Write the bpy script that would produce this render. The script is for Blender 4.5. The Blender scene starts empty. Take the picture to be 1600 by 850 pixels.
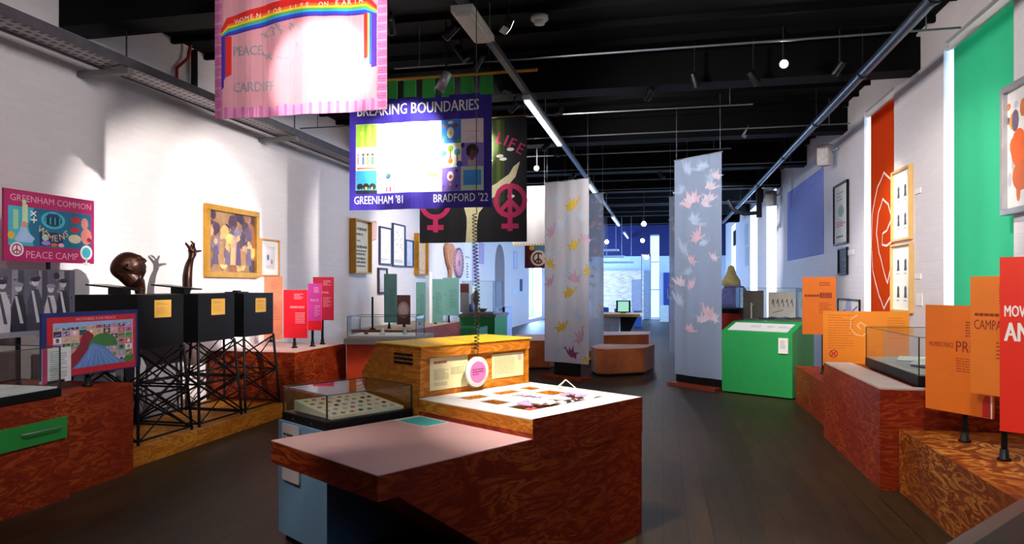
import bpy, bmesh, math, random
from mathutils import Vector, Matrix
from math import sin, cos, pi, radians as R

# ------------------------------------------------------------------ camera, sky, exposure
SC = bpy.context.scene
COL = SC.collection
FOC, HZ, EYE = 1075.0, 447.0, 1.6
YAW = math.atan(236 / 1075)
FWD = Vector((-sin(YAW), cos(YAW), 0)); RGT = Vector((cos(YAW), sin(YAW), 0))
cam_data = bpy.data.cameras.new('camera'); cam = bpy.data.objects.new('camera', cam_data); COL.objects.link(cam)
cam.location = (0, 0, EYE); cam.rotation_euler = (pi / 2, 0, YAW)
cam_data.sensor_width = 36; cam_data.lens = FOC / 1600 * 36; cam_data.shift_y = (HZ - 425) / 1600
cam_data.clip_start = .05; cam_data.clip_end = 200
SC.camera = cam
SC.view_settings.view_transform = 'Standard'; SC.view_settings.look = 'None'
SC.view_settings.gamma = 1; SC.view_settings.use_curve_mapping = False
SC.view_settings.exposure = 0.6
world = bpy.data.worlds.new('sky'); SC.world = world; world.use_nodes = True
bg = world.node_tree.nodes['Background']
bg.inputs[0].default_value = (.30, .55, 1.0, 1); bg.inputs[1].default_value = 2.2
SC.cycles.use_denoising = True
SC.cycles.max_bounces = 8; SC.cycles.transparent_max_bounces = 24
SC.cycles.sample_clamp_indirect = 4

# (position, aim, watts, cone degrees, blend, colour, what the label says it points at)
WARM = (1.0, .93, .84); COOLW = (.93, .95, 1.0); BLUE = (.45, .62, 1.0)
SPOTS = [
 ((2.0, 4.5, 3.55), (-5.6, 7.2, 1.85), 2300, 27, .5, (1, .95, .90), 'the bronze head and arm'),
 ((-2.0, 6.2, 3.95), (-5.7, 8.6, 2.2), 420, 46, .7, (1, .95, .90), 'the large gilt-framed painting'),
 ((-2.0, 9.0, 3.95), (-5.7, 12.2, 2.1), 520, 46, .7, (1, .95, .92), 'the gilt poster on the left wall'),
 ((-2.0, 11.6, 3.95), (-5.7, 14.4, 2.0), 520, 46, .7, (1, .95, .92), 'the cluster of black frames'),
 ((-2.0, 15.0, 3.95), (-5.7, 18.6, 1.8), 480, 50, .7, COOLW, 'the round wall hanging'),
 ((-2.5, 3.1, 4.0), (-2.85, 5.4, 3.42), 330, 25, .4, (1, .97, .94), 'the pink rainbow banner'),
 ((-2.5, 6.1, 4.0), (-3.05, 7.9, 3.3), 380, 33, .5, (1, .97, .94), 'the purple quilted banner'),
 ((-1.2, 2.95, 4.0), (-.45, 4.1, .88), 460, 36, .9, (1, .95, .9), 'the activity table'),
 ((.2, 2.95, 4.0), (-.95, 4.9, 1.2), 800, 26, .6, (1, .86, .66), 'the yellow-topped cabinet'),
 ((-.5, 2.0, 4.0), (-1.9, 3.9, .9), 70, 26, .6, WARM, 'the low glass case of badges'),
 ((-2.0, 2.2, 3.95), (-4.8, 4.6, 1.1), 115, 42, .6, WARM, 'the placards above the left-hand case'),
 ((-2.0, 7.2, 3.95), (-4.6, 9.0, 1.0), 300, 36, .6, WARM, 'the red and magenta panels'),
 ((1.1, 4.9, 4.0), (2.9, 8.6, 1.7), 420, 50, .7, (1, .95, .9), 'the portrait frames on the right wall'),
 ((1.1, 8.6, 4.0), (2.9, 10.2, 1.9), 260, 50, .7, (1, .93, .85), 'the orange window blind'),
 ((1.2, 3.0, 4.0), (2.3, 5.2, .6), 170, 36, .7, WARM, 'the orange panels on the near bench'),
 ((-.2, 9.0, 4.0), (-1.6, 12.1, 2.3), 150, 44, .8, (1, .97, .93), 'the hanging fabric of yellow cranes'),
 ((1.9, 8.4, 4.0), (.6, 11.2, 2.0), 70, 40, .8, COOLW, 'the pale blue hanging fabric'),
 ((.4, 8.6, 4.0), (1.5, 10.4, .8), 130, 30, .6, COOLW, 'the green plinth'),
 ((0, 15.5, 4.0), (2.9, 21.5, 1.8), 900, 50, .8, COOLW, 'the far piers of the right wall'),
 ((-2.6, 9.9, 4.0), (-3.0, 11.6, 2.4), 120, 34, .6, COOLW, 'the black tree banner'),
 ((1.9, 2.2, 4.0), (2.9, 4.9, 2.2), 90, 34, .6, (1, .95, .9), 'the silver-framed painting'),

 ((-3.4, 1.9, 4.0), (-2.0, 3.5, .35), 130, 20, .8, (1, .95, .9), 'the pale blue plinth, added to brighten it'),  # extra lamp added only to brighten the plinth side
 ((-2.0, 6.9, 3.95), (.9, 7.4, 0), 150, 46, .8, WARM, 'the middle of the open floor'),
 ((1.4, 2.3, 4.0), (1.1, 5.0, 0), 70, 44, .8, WARM, 'the floor beside the near bench'),
]
# wide fill lamps added to lift the walls, in made-up housings by the trunk: (position, aim, watts)
FILL = [((-1.9, 1.2, 4.0), (-5.7, 3.2, 2.2), 90), ((-1.9, 4.6, 4.0), (-5.7, 6.6, 2.2), 110), ((-1.9, 8.2, 4.0), (-5.7, 10.0, 2.2), 170), ((-1.9, 12.4, 4.0), (-5.7, 14.2, 2.2), 180),
        ((-1.4, 1.6, 4.0), (2.9, 5.2, 2.0), 250), ((-1.4, 6.2, 4.0), (2.9, 8.6, 2.0), 260), ((-1.4, 9.4, 4.0), (2.9, 13.6, 2.0), 190)]
# daylight: window panes outside, soft area lights in the openings (position, rotation z, size x, size z, watts, colour)
AREAS = [
 ((3.36, 7.35, 2.6), 90, 1.3, 3.0, 70, (.55, .75, 1)),
 ((3.36, 10.36, 2.6), 90, 1.2, 3.0, 70, (.55, .75, 1)),
 ((3.36, 19.9, 2.6), 90, 1.5, 2.9, 260, (.45, .66, 1)),
 ((3.36, 24.2, 2.6), 90, 1.7, 2.9, 330, (.4, .62, 1)),
 ((3.36, 29.3, 2.6), 90, 2.2, 2.9, 450, (.35, .58, 1)),
 ((-6.1, 31.0, 2.0), -90, 3.2, 2.8, 700, (.35, .58, 1)),
]
# ------------------------------------------------------------------ pixel helpers: a ray through a photo pixel met with a plane of the room
def ray(px, py):
    return RGT * ((px - 800) / FOC) + FWD + Vector((0, 0, (HZ - py) / FOC))
EYEV = Vector((0, 0, EYE))
def at_z(px, py, z): r = ray(px, py); return EYEV + r * ((z - EYE) / r.z)
def at_X(px, py, X): r = ray(px, py); return EYEV + r * (X / r.x)
def at_Y(px, py, Y): r = ray(px, py); return EYEV + r * (Y / r.y)
def at_d(px, py, d): return EYEV + ray(px, py) * d

# ------------------------------------------------------------------ materials
def lin(h):
    h = h.lstrip('#'); v = [int(h[i:i + 2], 16) / 255 for i in (0, 2, 4)]
    return tuple(c / 12.92 if c <= .04045 else ((c + .055) / 1.055) ** 2.4 for c in v) + (1,)
MATS = {}
def nt(name):
    m = bpy.data.materials.new(name); m.use_nodes = True; MATS[name] = m
    n = m.node_tree.nodes; return m, n, m.node_tree.links, n['Principled BSDF']
def noise(n, l, scale=(1, 1, 1), s=5, detail=4, dist=0, rough=.5):
    tc = n.new('ShaderNodeTexCoord'); mp = n.new('ShaderNodeMapping'); mp.inputs['Scale'].default_value = scale
    t = n.new('ShaderNodeTexNoise'); t.inputs['Scale'].default_value = s; t.inputs['Detail'].default_value = detail
    t.inputs['Distortion'].default_value = dist; t.inputs['Roughness'].default_value = rough
    l.new(tc.outputs['Object'], mp.inputs[0]); l.new(mp.outputs[0], t.inputs[0]); return t
def ramp(n, l, src, stops):
    r = n.new('ShaderNodeValToRGB'); e = r.color_ramp.elements
    while len(e) < len(stops): e.new(.5)
    for k, (p, c) in enumerate(stops): e[k].position = p; e[k].color = lin(c) if isinstance(c, str) else c
    l.new(src, r.inputs[0]); return r
def bump(n, l, b, src, st=.2, d=.01):
    k = n.new('ShaderNodeBump'); k.inputs['Strength'].default_value = st; k.inputs['Distance'].default_value = d
    l.new(src, k.inputs['Height']); l.new(k.outputs[0], b.inputs['Normal'])
def plain(hexc, rough=.6, metal=0, var=.08, emis=0, spec=.5, alpha=None):
    key = f'{hexc}_{rough}_{metal}_{var}_{emis}_{alpha}'
    if key in MATS: return MATS[key]
    m, n, l, b = nt(key)
    c = lin(hexc); t = noise(n, l, s=9)
    d = tuple(x * (1 - var) for x in c[:3]) + (1,); u = tuple(min(1, x * (1 + var)) for x in c[:3]) + (1,)
    r = ramp(n, l, t.outputs[0], [(.3, d), (.7, u)])
    l.new(r.outputs[0], b.inputs['Base Color']); b.inputs['Roughness'].default_value = rough; b.inputs['Metallic'].default_value = metal
    b.inputs['Specular IOR Level'].default_value = spec
    if emis: b.inputs['Emission Color'].default_value = c; b.inputs['Emission Strength'].default_value = emis
    if alpha is not None: b.inputs['Alpha'].default_value = alpha
    return m
def plywood(name, a, b_, c, sc=(1, 1, 1), rough=.38):
    m, n, l, b = nt(name)
    t = noise(n, l, sc, 1.3, 2, .4); w = n.new('ShaderNodeTexNoise'); w.inputs['Scale'].default_value = 2.2; w.inputs['Detail'].default_value = 5; w.inputs['Distortion'].default_value = 2.4
    mp = n.new('ShaderNodeMapping'); mp.inputs['Scale'].default_value = (1.1, 1.1, 4.2); tc = n.new('ShaderNodeTexCoord')
    l.new(tc.outputs['Object'], mp.inputs[0]); l.new(mp.outputs[0], w.inputs[0])
    wv = n.new('ShaderNodeMath'); wv.operation = 'MULTIPLY'; wv.inputs[1].default_value = 9; l.new(w.outputs[0], wv.inputs[0])
    fr = n.new('ShaderNodeMath'); fr.operation = 'PINGPONG'; fr.inputs[1].default_value = 1; l.new(wv.outputs[0], fr.inputs[0])
    mx = n.new('ShaderNodeMath'); mx.operation = 'MULTIPLY'; l.new(fr.outputs[0], mx.inputs[0]); l.new(t.outputs[0], mx.inputs[1])
    r = ramp(n, l, mx.outputs[0], [(.0, a), (.3, b_), (.62, c)])
    l.new(r.outputs[0], b.inputs['Base Color']); b.inputs['Roughness'].default_value = rough
    b.inputs['Specular IOR Level'].default_value = .22; bump(n, l, b, mx.outputs[0], .08); return m
PLY = plywood('oiled_plywood', '#6e2e0a', '#94480f', '#cc8638', rough=.5)
PLYR = plywood('red_brown_plywood', '#701c07', '#8a2a0b', '#ab501b', rough=.5)
PLYO = plywood('golden_plywood', '#a35a14', '#bf7620', '#da9a3e', rough=.5)
def brick(name, base, var, st=.35, hexm=None):
    m, n, l, b = nt(name)
    tc = n.new('ShaderNodeTexCoord'); sp = n.new('ShaderNodeSeparateXYZ'); cb = n.new('ShaderNodeCombineXYZ'); ad = n.new('ShaderNodeMath')
    l.new(tc.outputs['Object'], sp.inputs[0]); l.new(sp.outputs[0], ad.inputs[0]); l.new(sp.outputs[1], ad.inputs[1])
    l.new(ad.outputs[0], cb.inputs[0]); l.new(sp.outputs[2], cb.inputs[1])
    br = n.new('ShaderNodeTexBrick'); br.inputs['Scale'].default_value = 1; br.inputs['Brick Width'].default_value = .23; br.inputs['Row Height'].default_value = .078
    br.inputs['Mortar Size'].default_value = .007; br.inputs['Mortar Smooth'].default_value = .6
    l.new(cb.outputs[0], br.inputs[0])
    br.inputs['Color1'].default_value = lin(base); br.inputs['Color2'].default_value = lin(var); br.inputs['Mortar'].default_value = lin(hexm or var)
    t = noise(n, l, s=14, detail=6); mx = n.new('ShaderNodeMath'); mx.operation = 'MULTIPLY_ADD'; mx.inputs[1].default_value = .5
    l.new(t.outputs[0], mx.inputs[0]); iv = n.new('ShaderNodeMath'); iv.operation = 'SUBTRACT'; iv.inputs[0].default_value = 1
    l.new(br.outputs['Fac'], iv.inputs[1]); l.new(iv.outputs[0], mx.inputs[2])
    l.new(br.outputs[0], b.inputs['Base Color']); b.inputs['Roughness'].default_value = .55
    bump(n, l, b, mx.outputs[0], st, .012); return m
BRICK = brick('painted_white_brick', '#e6dddd', '#e2d9d9', .2)
BRICKP = brick('pale_bare_brick', '#c9a48c', '#e6d8cf', .5, '#f0eeee')
def floor_mat():
    m, n, l, b = nt('dark_floorboards')
    tc = n.new('ShaderNodeTexCoord'); mp = n.new('ShaderNodeMapping'); mp.inputs['Rotation'].default_value = (0, 0, pi / 2)
    br = n.new('ShaderNodeTexBrick'); br.inputs['Scale'].default_value = 1; br.inputs['Brick Width'].default_value = 2.6; br.inputs['Row Height'].default_value = .16
    br.inputs['Mortar Size'].default_value = .004; br.inputs['Color1'].default_value = lin('#30210f'); br.inputs['Color2'].default_value = lin('#3f2d17'); br.inputs['Mortar'].default_value = lin('#120d09')
    l.new(tc.outputs['Object'], mp.inputs[0]); l.new(mp.outputs[0], br.inputs[0])
    t = noise(n, l, (6, 1, 1), 3, 6); r = ramp(n, l, t.outputs[0], [(.3, (.55, .55, .55, 1)), (.75, (1.25, 1.2, 1.1, 1))])
    mx = n.new('ShaderNodeMixRGB'); mx.blend_type = 'MULTIPLY'; mx.inputs[0].default_value = 1
    l.new(br.outputs[0], mx.inputs[1]); l.new(r.outputs[0], mx.inputs[2]); l.new(mx.outputs[0], b.inputs['Base Color'])
    b.inputs['Roughness'].default_value = .5; b.inputs['Specular IOR Level'].default_value = .4; bump(n, l, b, t.outputs[0], .15, .004); return m
FLOORM = floor_mat()
def glass_mat(name='clear_glass', tint=(.97, .99, .98, 1), lo=.04):
    m = bpy.data.materials.new(name); m.use_nodes = True; n = m.node_tree.nodes; l = m.node_tree.links; n.clear()
    o = n.new('ShaderNodeOutputMaterial'); t = n.new('ShaderNodeBsdfTransparent'); g = n.new('ShaderNodeBsdfGlossy'); lw = n.new('ShaderNodeLayerWeight'); p5 = n.new('ShaderNodeMath'); p5.operation = 'POWER'; p5.inputs[1].default_value = 4.5; pw = n.new('ShaderNodeMath'); pw.operation = 'MULTIPLY_ADD'; pw.inputs[1].default_value = .7; pw.inputs[2].default_value = .03; lw.inputs[0].default_value = .5; l.new(lw.outputs['Facing'], p5.inputs[0]); l.new(p5.outputs[0], pw.inputs[0]); mx = n.new('ShaderNodeMixShader')
    t.inputs[0].default_value = tint; g.inputs['Roughness'].default_value = .02
    l.new(pw.outputs[0], mx.inputs[0]); l.new(t.outputs[0], mx.inputs[1]); l.new(g.outputs[0], mx.inputs[2]); l.new(mx.outputs[0], o.inputs[0]); MATS[name] = m; return m
GLASS = glass_mat()
def sheer(name, hexc, tr=.35, trans=.45):
    m = bpy.data.materials.new(name); m.use_nodes = True; n = m.node_tree.nodes; l = m.node_tree.links; n.clear()
    o = n.new('ShaderNodeOutputMaterial'); d = n.new('ShaderNodeBsdfDiffuse'); t = n.new('ShaderNodeBsdfTranslucent'); tp = n.new('ShaderNodeBsdfTransparent'); a = n.new('ShaderNodeMixShader'); b = n.new('ShaderNodeMixShader')
    d.inputs[0].default_value = t.inputs[0].default_value = lin(hexc); a.inputs[0].default_value = trans; b.inputs[0].default_value = tr
    l.new(d.outputs[0], a.inputs[1]); l.new(t.outputs[0], a.inputs[2]); l.new(a.outputs[0], b.inputs[1]); l.new(tp.outputs[0], b.inputs[2]); l.new(b.outputs[0], o.inputs[0]); MATS[name] = m; return m
def emit(name, hexc, st):
    m = bpy.data.materials.new(name); m.use_nodes = True; n = m.node_tree.nodes; l = m.node_tree.links; n.clear()
    o = n.new('ShaderNodeOutputMaterial'); e = n.new('ShaderNodeEmission'); e.inputs[0].default_value = lin(hexc); e.inputs[1].default_value = st
    l.new(e.outputs[0], o.inputs[0]); MATS[name] = m; return m
BLACK = plain('#070708', .45, spec=.25); BLACKM = plain('#101012', .35, .3); CEILM = plain('#050507', .8, spec=.15)
WHITE = plain('#e8e6e4', .5, var=.02); PAPER = plain('#f1ede4', .7, var=.02); STEEL = plain('#9a9ca0', .35, .8); GREY = plain('#6b6967', .5)
GILT = plain('#b98324', .35, .45, .15); LAMP = emit('lamp_glow', '#fff8ee', 28); TUBE = plain('#d8d6cc', .4)

# ------------------------------------------------------------------ mesh builder
_txt = {}
def text_mesh(s, bold=0.012):
    k = (s, bold)
    if k not in _txt:
        c = bpy.data.curves.new('lettering', 'FONT'); c.body = s; c.size = 1; c.offset = bold; c.resolution_u = 2
        o = bpy.data.objects.new('lettering', c); COL.objects.link(o)
        dg = bpy.context.evaluated_depsgraph_get(); me = bpy.data.meshes.new_from_object(o.evaluated_get(dg))
        v = [tuple(x.co) for x in me.vertices]; f = [tuple(p.vertices) for p in me.polygons]
        bpy.data.objects.remove(o); bpy.data.curves.remove(c); bpy.data.meshes.remove(me)
        xs = [a[0] for a in v] or [0]; ys = [a[1] for a in v] or [0]
        _txt[k] = (v, f, min(xs), max(xs), min(ys), max(ys))
    return _txt[k]
class MB:
    def __init__(s, M=None): s.v = []; s.f = []; s.mi = []; s.mats = []; s.M = M or Matrix(); s.sm = []
    def add(s, vs, fs, mat, smooth=False):
        if mat not in s.mats: s.mats.append(mat)
        k = s.mats.index(mat); n = len(s.v)
        s.v += [s.M @ Vector(p) for p in vs]; s.f += [tuple(n + i for i in f) for f in fs]; s.mi += [k] * len(fs); s.sm += [smooth] * len(fs)
        return s
    def box(s, x0, x1, y0, y1, z0, z1, mat):
        v = [(x, y, z) for z in (z0, z1) for x, y in ((x0, y0), (x1, y0), (x1, y1), (x0, y1))]
        return s.add(v, [(3, 2, 1, 0), (4, 5, 6, 7), (0, 1, 5, 4), (1, 2, 6, 5), (2, 3, 7, 6), (3, 0, 4, 7)], mat)
    def prism(s, pts, z0, z1, mat, cap=None):
        n = len(pts); v = [(x, y, z0) for x, y in pts] + [(x, y, z1) for x, y in pts]
        s.add(v, [tuple(reversed(range(n)))] + [(i, (i + 1) % n, n + (i + 1) % n, n + i) for i in range(n)], mat)
        return s.add(v[n:], [tuple(range(n))], cap or mat)
    def poly(s, pts, z, mat): return s.add([(x, y, z) for x, y in pts], [tuple(range(len(pts)))], mat)
    def rect(s, x0, x1, y0, y1, z, mat): return s.poly([(x0, y0), (x1, y0), (x1, y1), (x0, y1)], z, mat)
    def disc(s, cx, cy, rx, z, mat, ry=None, n=20, a0=0): ry = ry or rx; return s.poly([(cx + rx * cos(a0 + 2 * pi * i / n), cy + ry * sin(a0 + 2 * pi * i / n)) for i in range(n)], z, mat)
    def ring(s, cx, cy, r0, r1, z, mat, n=24, ry=1.0, a0=0, a1=2 * pi):
        v = []; 
        for i in range(n + 1):
            a = a0 + (a1 - a0) * i / n; v += [(cx + r0 * cos(a), cy + r0 * ry * sin(a), z), (cx + r1 * cos(a), cy + r1 * ry * sin(a), z)]
        return s.add(v, [(2 * i, 2 * i + 1, 2 * i + 3, 2 * i + 2) for i in range(n)], mat)
    def stroke(s, pts, w, z, mat):
        for (x0, y0), (x1, y1) in zip(pts, pts[1:]):
            dx, dy = x1 - x0, y1 - y0; L = math.hypot(dx, dy) or 1; nx, ny = -dy / L * w / 2, dx / L * w / 2; ex, ey = dx / L * w * .3, dy / L * w * .3
            s.poly([(x0 - nx - ex, y0 - ny - ey), (x1 - nx + ex, y1 - ny + ey), (x1 + nx + ex, y1 + ny + ey), (x0 + nx - ex, y0 + ny - ey)], z, mat)
        return s
    def tube(s, pts, r, mat, n=8, closed=True):
        P = [Vector(p) for p in pts]; rs = r if isinstance(r, (list, tuple)) else [r] * len(P)
        v = []; up = None
        for i, p in enumerate(P):
            t = (P[min(i + 1, len(P) - 1)] - P[max(i - 1, 0)]).normalized()
            if up is None or abs(up.dot(t)) > .95: up = Vector((0, 0, 1)) if abs(t.z) < .9 else Vector((1, 0, 0))
            a = t.cross(up).normalized(); b = a.cross(t).normalized(); up = b
            v += [tuple(p + (a * cos(2 * pi * k / n) + b * sin(2 * pi * k / n)) * rs[i]) for k in range(n)]
        f = [(i * n + k, i * n + (k + 1) % n, (i + 1) * n + (k + 1) % n, (i + 1) * n + k) for i in range(len(P) - 1) for k in range(n)]
        s.add(v, f, mat, True)
        if closed: s.add(v, [tuple(reversed(range(n))), tuple(range(len(v) - n, len(v)))], mat)
        return s
    def bar(s, p0, p1, w, mat): return s.tube([p0, p1], w * .6, mat, 4)
    def lathe(s, prof, mat, n=20, c=(0, 0)):
        v = [(c[0] + r * cos(2 * pi * k / n), c[1] + r * sin(2 * pi * k / n), z) for r, z in prof for k in range(n)]
        f = [(i * n + k, i * n + (k + 1) % n, (i + 1) * n + (k + 1) % n, (i + 1) * n + k) for i in range(len(prof) - 1) for k in range(n)]
        return s.add(v, f + [tuple(reversed(range(n))), tuple(range(len(v) - n, len(v)))], mat, True)
    def text(s, t, x, y, h, z, mat, w=None, align='l', bold=.012, rot=0, asp=1.0):
        """cap height h; w fits the width; (x, y) is the lower left (or centre) of the words"""
        heavy = max(0, bold - .01) * .75; bold = 0
        v, f, x0, x1, y0, y1 = text_mesh(t, bold)
        cap = text_mesh('H', bold); sy = h / (cap[5] - cap[4]); sx = (w / (x1 - x0)) if w else sy * asp
        ox = 0 if align == 'l' else -(x1 - x0) * sx / 2 if align == 'c' else -(x1 - x0) * sx
        c, q = cos(rot), sin(rot); out = []
        for a in v:
            X = (a[0] - x0) * sx + ox; Y = a[1] * sy
            out.append((x + X * c - Y * q, y + X * q + Y * c, z))
        s.add(out, f, mat)
        for g in ((-1, 1) if heavy else ()): s.add([(p[0] + g * heavy * sy * c, p[1] + g * heavy * sy * q, p[2] + .0001 * (2 + g)) for p in out], f, mat)
        return s
    def lines(s, x0, x1, y0, y1, n, z, mat, th=.4, seed=1):
        """rows of small print"""
        rr = random.Random(seed); st = (y1 - y0) / n
        for i in range(n):
            y = y1 - (i + 1) * st + st * (1 - th) / 2; x = x0
            e = x1 if rr.random() > .25 else x0 + (x1 - x0) * (.5 + .4 * rr.random())
            while x < e - .002:
                w = (x1 - x0) * (.05 + .16 * rr.random()); s.rect(x, min(x + w, e), y, y + st * th, z, mat); x += w + (x1 - x0) * .025
        return s
    def peace(s, cx, cy, r, w, z, mat):
        s.ring(cx, cy, r - w, r, z, mat); s.rect(cx - w / 2, cx + w / 2, cy - r + w / 2, cy + r - w / 2, z, mat)
        for q in (-1, 1): s.stroke([(cx, cy), (cx + q * (r - w / 2) * .7, cy - (r - w / 2) * .7)], w, z + .0002 * (1 + q), mat)
        return s
    def venus(s, cx, cy, r, w, z, mat, tail=1.0, cross=.55):
        s.ring(cx, cy, r - w, r, z, mat); s.rect(cx - w / 2, cx + w / 2, cy - r - tail * r, cy - r + w * .5, z, mat)
        s.rect(cx - cross * r, cx + cross * r, cy - r - tail * r * .62 - w / 2, cy - r - tail * r * .62 + w / 2, z + .0002, mat); return s
    def crane(s, x, y, a, rot, z, mat, flip=1):
        body = [(-.62, .12), (-.34, .02), (-.3, -.3), (-.1, -.16), (0, -.24), (.18, -.1), (.34, .02), (.5, .3), (.62, .22), (.52, .44), (.4, .3), (.22, .12), (.2, .42), (.02, .2), (-.12, .55), (-.16, .1)]
        c, q = cos(rot), sin(rot)
        pts = [(x + flip * (px * c - py * q) * a, y + (px * q + py * c) * a) for px, py in body]
        return s.poly(pts if flip > 0 else pts[::-1], z, mat)
    def build(s, name, parent=None, origin=None, smooth=None, bevel=0):
        org = Vector(origin) if origin is not None else (ROOTLOC.get(parent.name, Vector()) if parent else Vector())
        me = bpy.data.meshes.new(name); me.from_pydata([tuple(p - org) for p in s.v], [], s.f); me.update()
        for m in s.mats: me.materials.append(m)
        me.polygons.foreach_set('material_index', s.mi)
        me.polygons.foreach_set('use_smooth', s.sm if smooth is None else [smooth] * len(s.sm))
        o = bpy.data.objects.new(name, me); COL.objects.link(o)
        if parent: o.parent = parent
        else: o.location = org
        if parent and origin is not None: o.location = org - ROOTLOC.get(parent.name, Vector())
        ROOTLOC[o.name] = org
        if bevel:
            b = o.modifiers.new('bevel', 'BEVEL'); b.width = bevel; b.segments = 2; b.limit_method = 'ANGLE'
        return o
ROOTLOC = {}
def tag(o, label, cat, group=None, kind=None):
    o['label'] = label; o['category'] = cat
    if group: o['group'] = group
    if kind: o['kind'] = kind
    return o
def thing(name, label, cat, loc, group=None):
    o = bpy.data.objects.new(name, None); COL.objects.link(o); o.location = loc; o.empty_display_size = .1
    ROOTLOC[o.name] = Vector(loc); return tag(o, label, cat, group)
def struct(o): o['kind'] = 'structure'; return o
def frame(origin, xdir, up=(0, 0, 1)):
    x = Vector(xdir).normalized(); u = Vector(up).normalized(); z = x.cross(u).normalized(); u = z.cross(x)
    M = Matrix((x, u, z)).transposed().to_4x4(); M.translation = Vector(origin); return M
def cut_cloth(o, n, W, disp, axis_o, axis_x, normal):
    """cuts a hanging cloth into vertical strips and lays folds into it"""
    bm = bmesh.new(); bm.from_mesh(o.data); off = ROOTLOC[o.name]
    ax = Vector(axis_x).normalized(); og = Vector(axis_o) - off
    for i in range(1, n): 
        bmesh.ops.bisect_plane(bm, geom=bm.verts[:] + bm.edges[:] + bm.faces[:], plane_co=og + ax * (W * i / n), plane_no=ax)
    zs = [v.co.z for v in bm.verts]; z0, z1 = min(zs), max(zs)
    for i in range(1, 10):
        bmesh.ops.bisect_plane(bm, geom=bm.verts[:] + bm.edges[:] + bm.faces[:], plane_co=(0, 0, z0 + (z1 - z0) * i / 10), plane_no=(0, 0, 1))
    nn = Vector(normal).normalized()
    for v in bm.verts:
        t = (v.co - og).dot(ax); v.co += nn * disp(t, v.co.z + off.z)
    bm.to_mesh(o.data); bm.free()
# ------------------------------------------------------------------ the room
XL, XR, YN, YF, ZC = -5.7, 2.9, -2.5, 34.0, 4.55
m = MB(); m.box(XL - .6, XR + .6, YN, YF + .3, -.12, 0, FLOORM); struct(m.build('floor'))
m = MB(); m.box(XL - .6, XR + .6, YN, YF + .3, ZC, ZC + .12, CEILM)
for k in range(int((YF - YN) / .6)): m.box(XL, XR, YN + k * .6, YN + k * .6 + .05, ZC - .07, ZC, CEILM)
struct(m.build('ceiling'))
# left wall with an arched recess and a daylight opening at its far end
AR0, AR1, ARZ = 23.2, 24.7, 3.1
m = MB()
m.box(XL - .5, XL, YN, AR0, 0, ZC, BRICK); m.box(XL - .5, XL, AR1, 29.4, 0, ZC, BRICK); m.box(XL - .5, XL, 32.6, YF, 0, ZC, BRICK)
m.box(XL - .5, XL, 29.4, 32.6, 3.4, ZC, BRICK); m.box(XL - .5, XL, 29.4, 32.6, 0, .15, BRICK)
r = (AR1 - AR0) / 2; pts = [(AR0 + r - r * cos(pi * i / 12), ARZ - r + r * sin(pi * i / 12)) for i in range(13)] + [(AR1, ZC), (AR0, ZC)]
m.M = frame((XL, 0, 0), (0, 1, 0)); m.prism(pts, -.5, 0, BRICK); m.M = Matrix()
struct(m.build('wall_left'))
m = MB(); m.box(XL - .5, XL - .42, AR0 - .1, AR1 + .1, 0, ARZ + .1, plain('#8f8b98', .6)); struct(m.build('door_2'))
# right wall: piers between deep window openings
WIN = [(-.6, .9), (6.6, 8.09), (9.69, 11.04), (19.1, 20.8), (22.8, 24.6), (29.4, 31.2)]
m = MB(); y = YN
for a, b in WIN: m.box(XR, XR + .5, y, a, 0, ZC, BRICK); y = b
m.box(XR, XR + .5, y, YF, 0, ZC, BRICK)
for a, b in WIN: m.box(XR, XR + .5, a, b, 0, .55, BRICK); m.box(XR, XR + .5, a, b, 4.17, ZC, BRICK)
struct(m.build('wall_right'))
# far wall with a tall bright slot, a dark blue head and a pale brick bay
DB = plain('#141d5c', .6); PB = plain('#c3d3ec', .6)
s0 = at_Y(1016, 447, YF).x; s1 = at_Y(1030, 447, YF).x
m = MB()
m.box(XL, s0, YF, YF + .3, 0, 3.05, PB); m.box(s1, XR, YF, YF + .3, 0, 3.05, PB)
m.box(XL, s0, YF, YF + .3, 3.05, ZC, DB); m.box(s1, XR, YF, YF + .3, 3.05, ZC, DB); m.box(s0, s1, YF, YF + .3, 4.1, ZC, DB)
struct(m.build('wall_back'))
m = MB(); m.box(XL, XR, YN - .2, YN, 0, ZC, CEILM); struct(m.build('wall_front'))
b0 = at_Y(922, 447, YF - .4).x; b1 = at_Y(1006, 447, YF - .4).x
m = MB(); m.box(b0, b1, YF - .45, YF - .005, 0, 2.35, BRICKP); struct(m.build('wall_brick_bay'))
m = MB(); q0 = at_Y(1037, 447, YF).x; q1 = at_Y(1049, 447, YF).x; m.box(q0, q1, YF - .06, YF - .002, 0, 2.25, plain('#24408f', .5)); m.box(q0 + .17, q0 + .21, YF - .09, YF - .06, 1.0, 1.5, STEEL); struct(m.build('door_1'))
# panes and glazing bars in the openings
for k, (a, b) in enumerate(WIN[1:], 1):
    o = MB(); X = XR + .46
    o.box(X - .02, X + .03, a, a + .05, .55, 4.17, WHITE); o.box(X - .02, X + .03, b - .05, b, .55, 4.17, WHITE)
    for i in range(5): z = .55 + (3.62 - .05) * i / 4; o.box(X - .02, X + .03, a + .05, b - .05, z, z + .05, WHITE)
    o.box(X - .015, X + .025, (a + b) / 2 - .02, (a + b) / 2 + .02, .6, 4.12, WHITE)
    w = struct(o.build(f'window_{k}')); MB().box(X + .005, X + .01, a + .05, b - .05, .6, 4.12, GLASS).build('pane', w)
o = MB(); X = XL - .45
for yy in (29.4, 30.45, 31.5, 32.55): o.box(X, X + .05, yy, yy + .05, .15, 3.4, WHITE)
w = struct(o.build('window_6')); MB().box(X + .02, X + .026, 29.45, 32.55, .15, 3.4, GLASS).build('pane', w)
o = MB()
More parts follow.
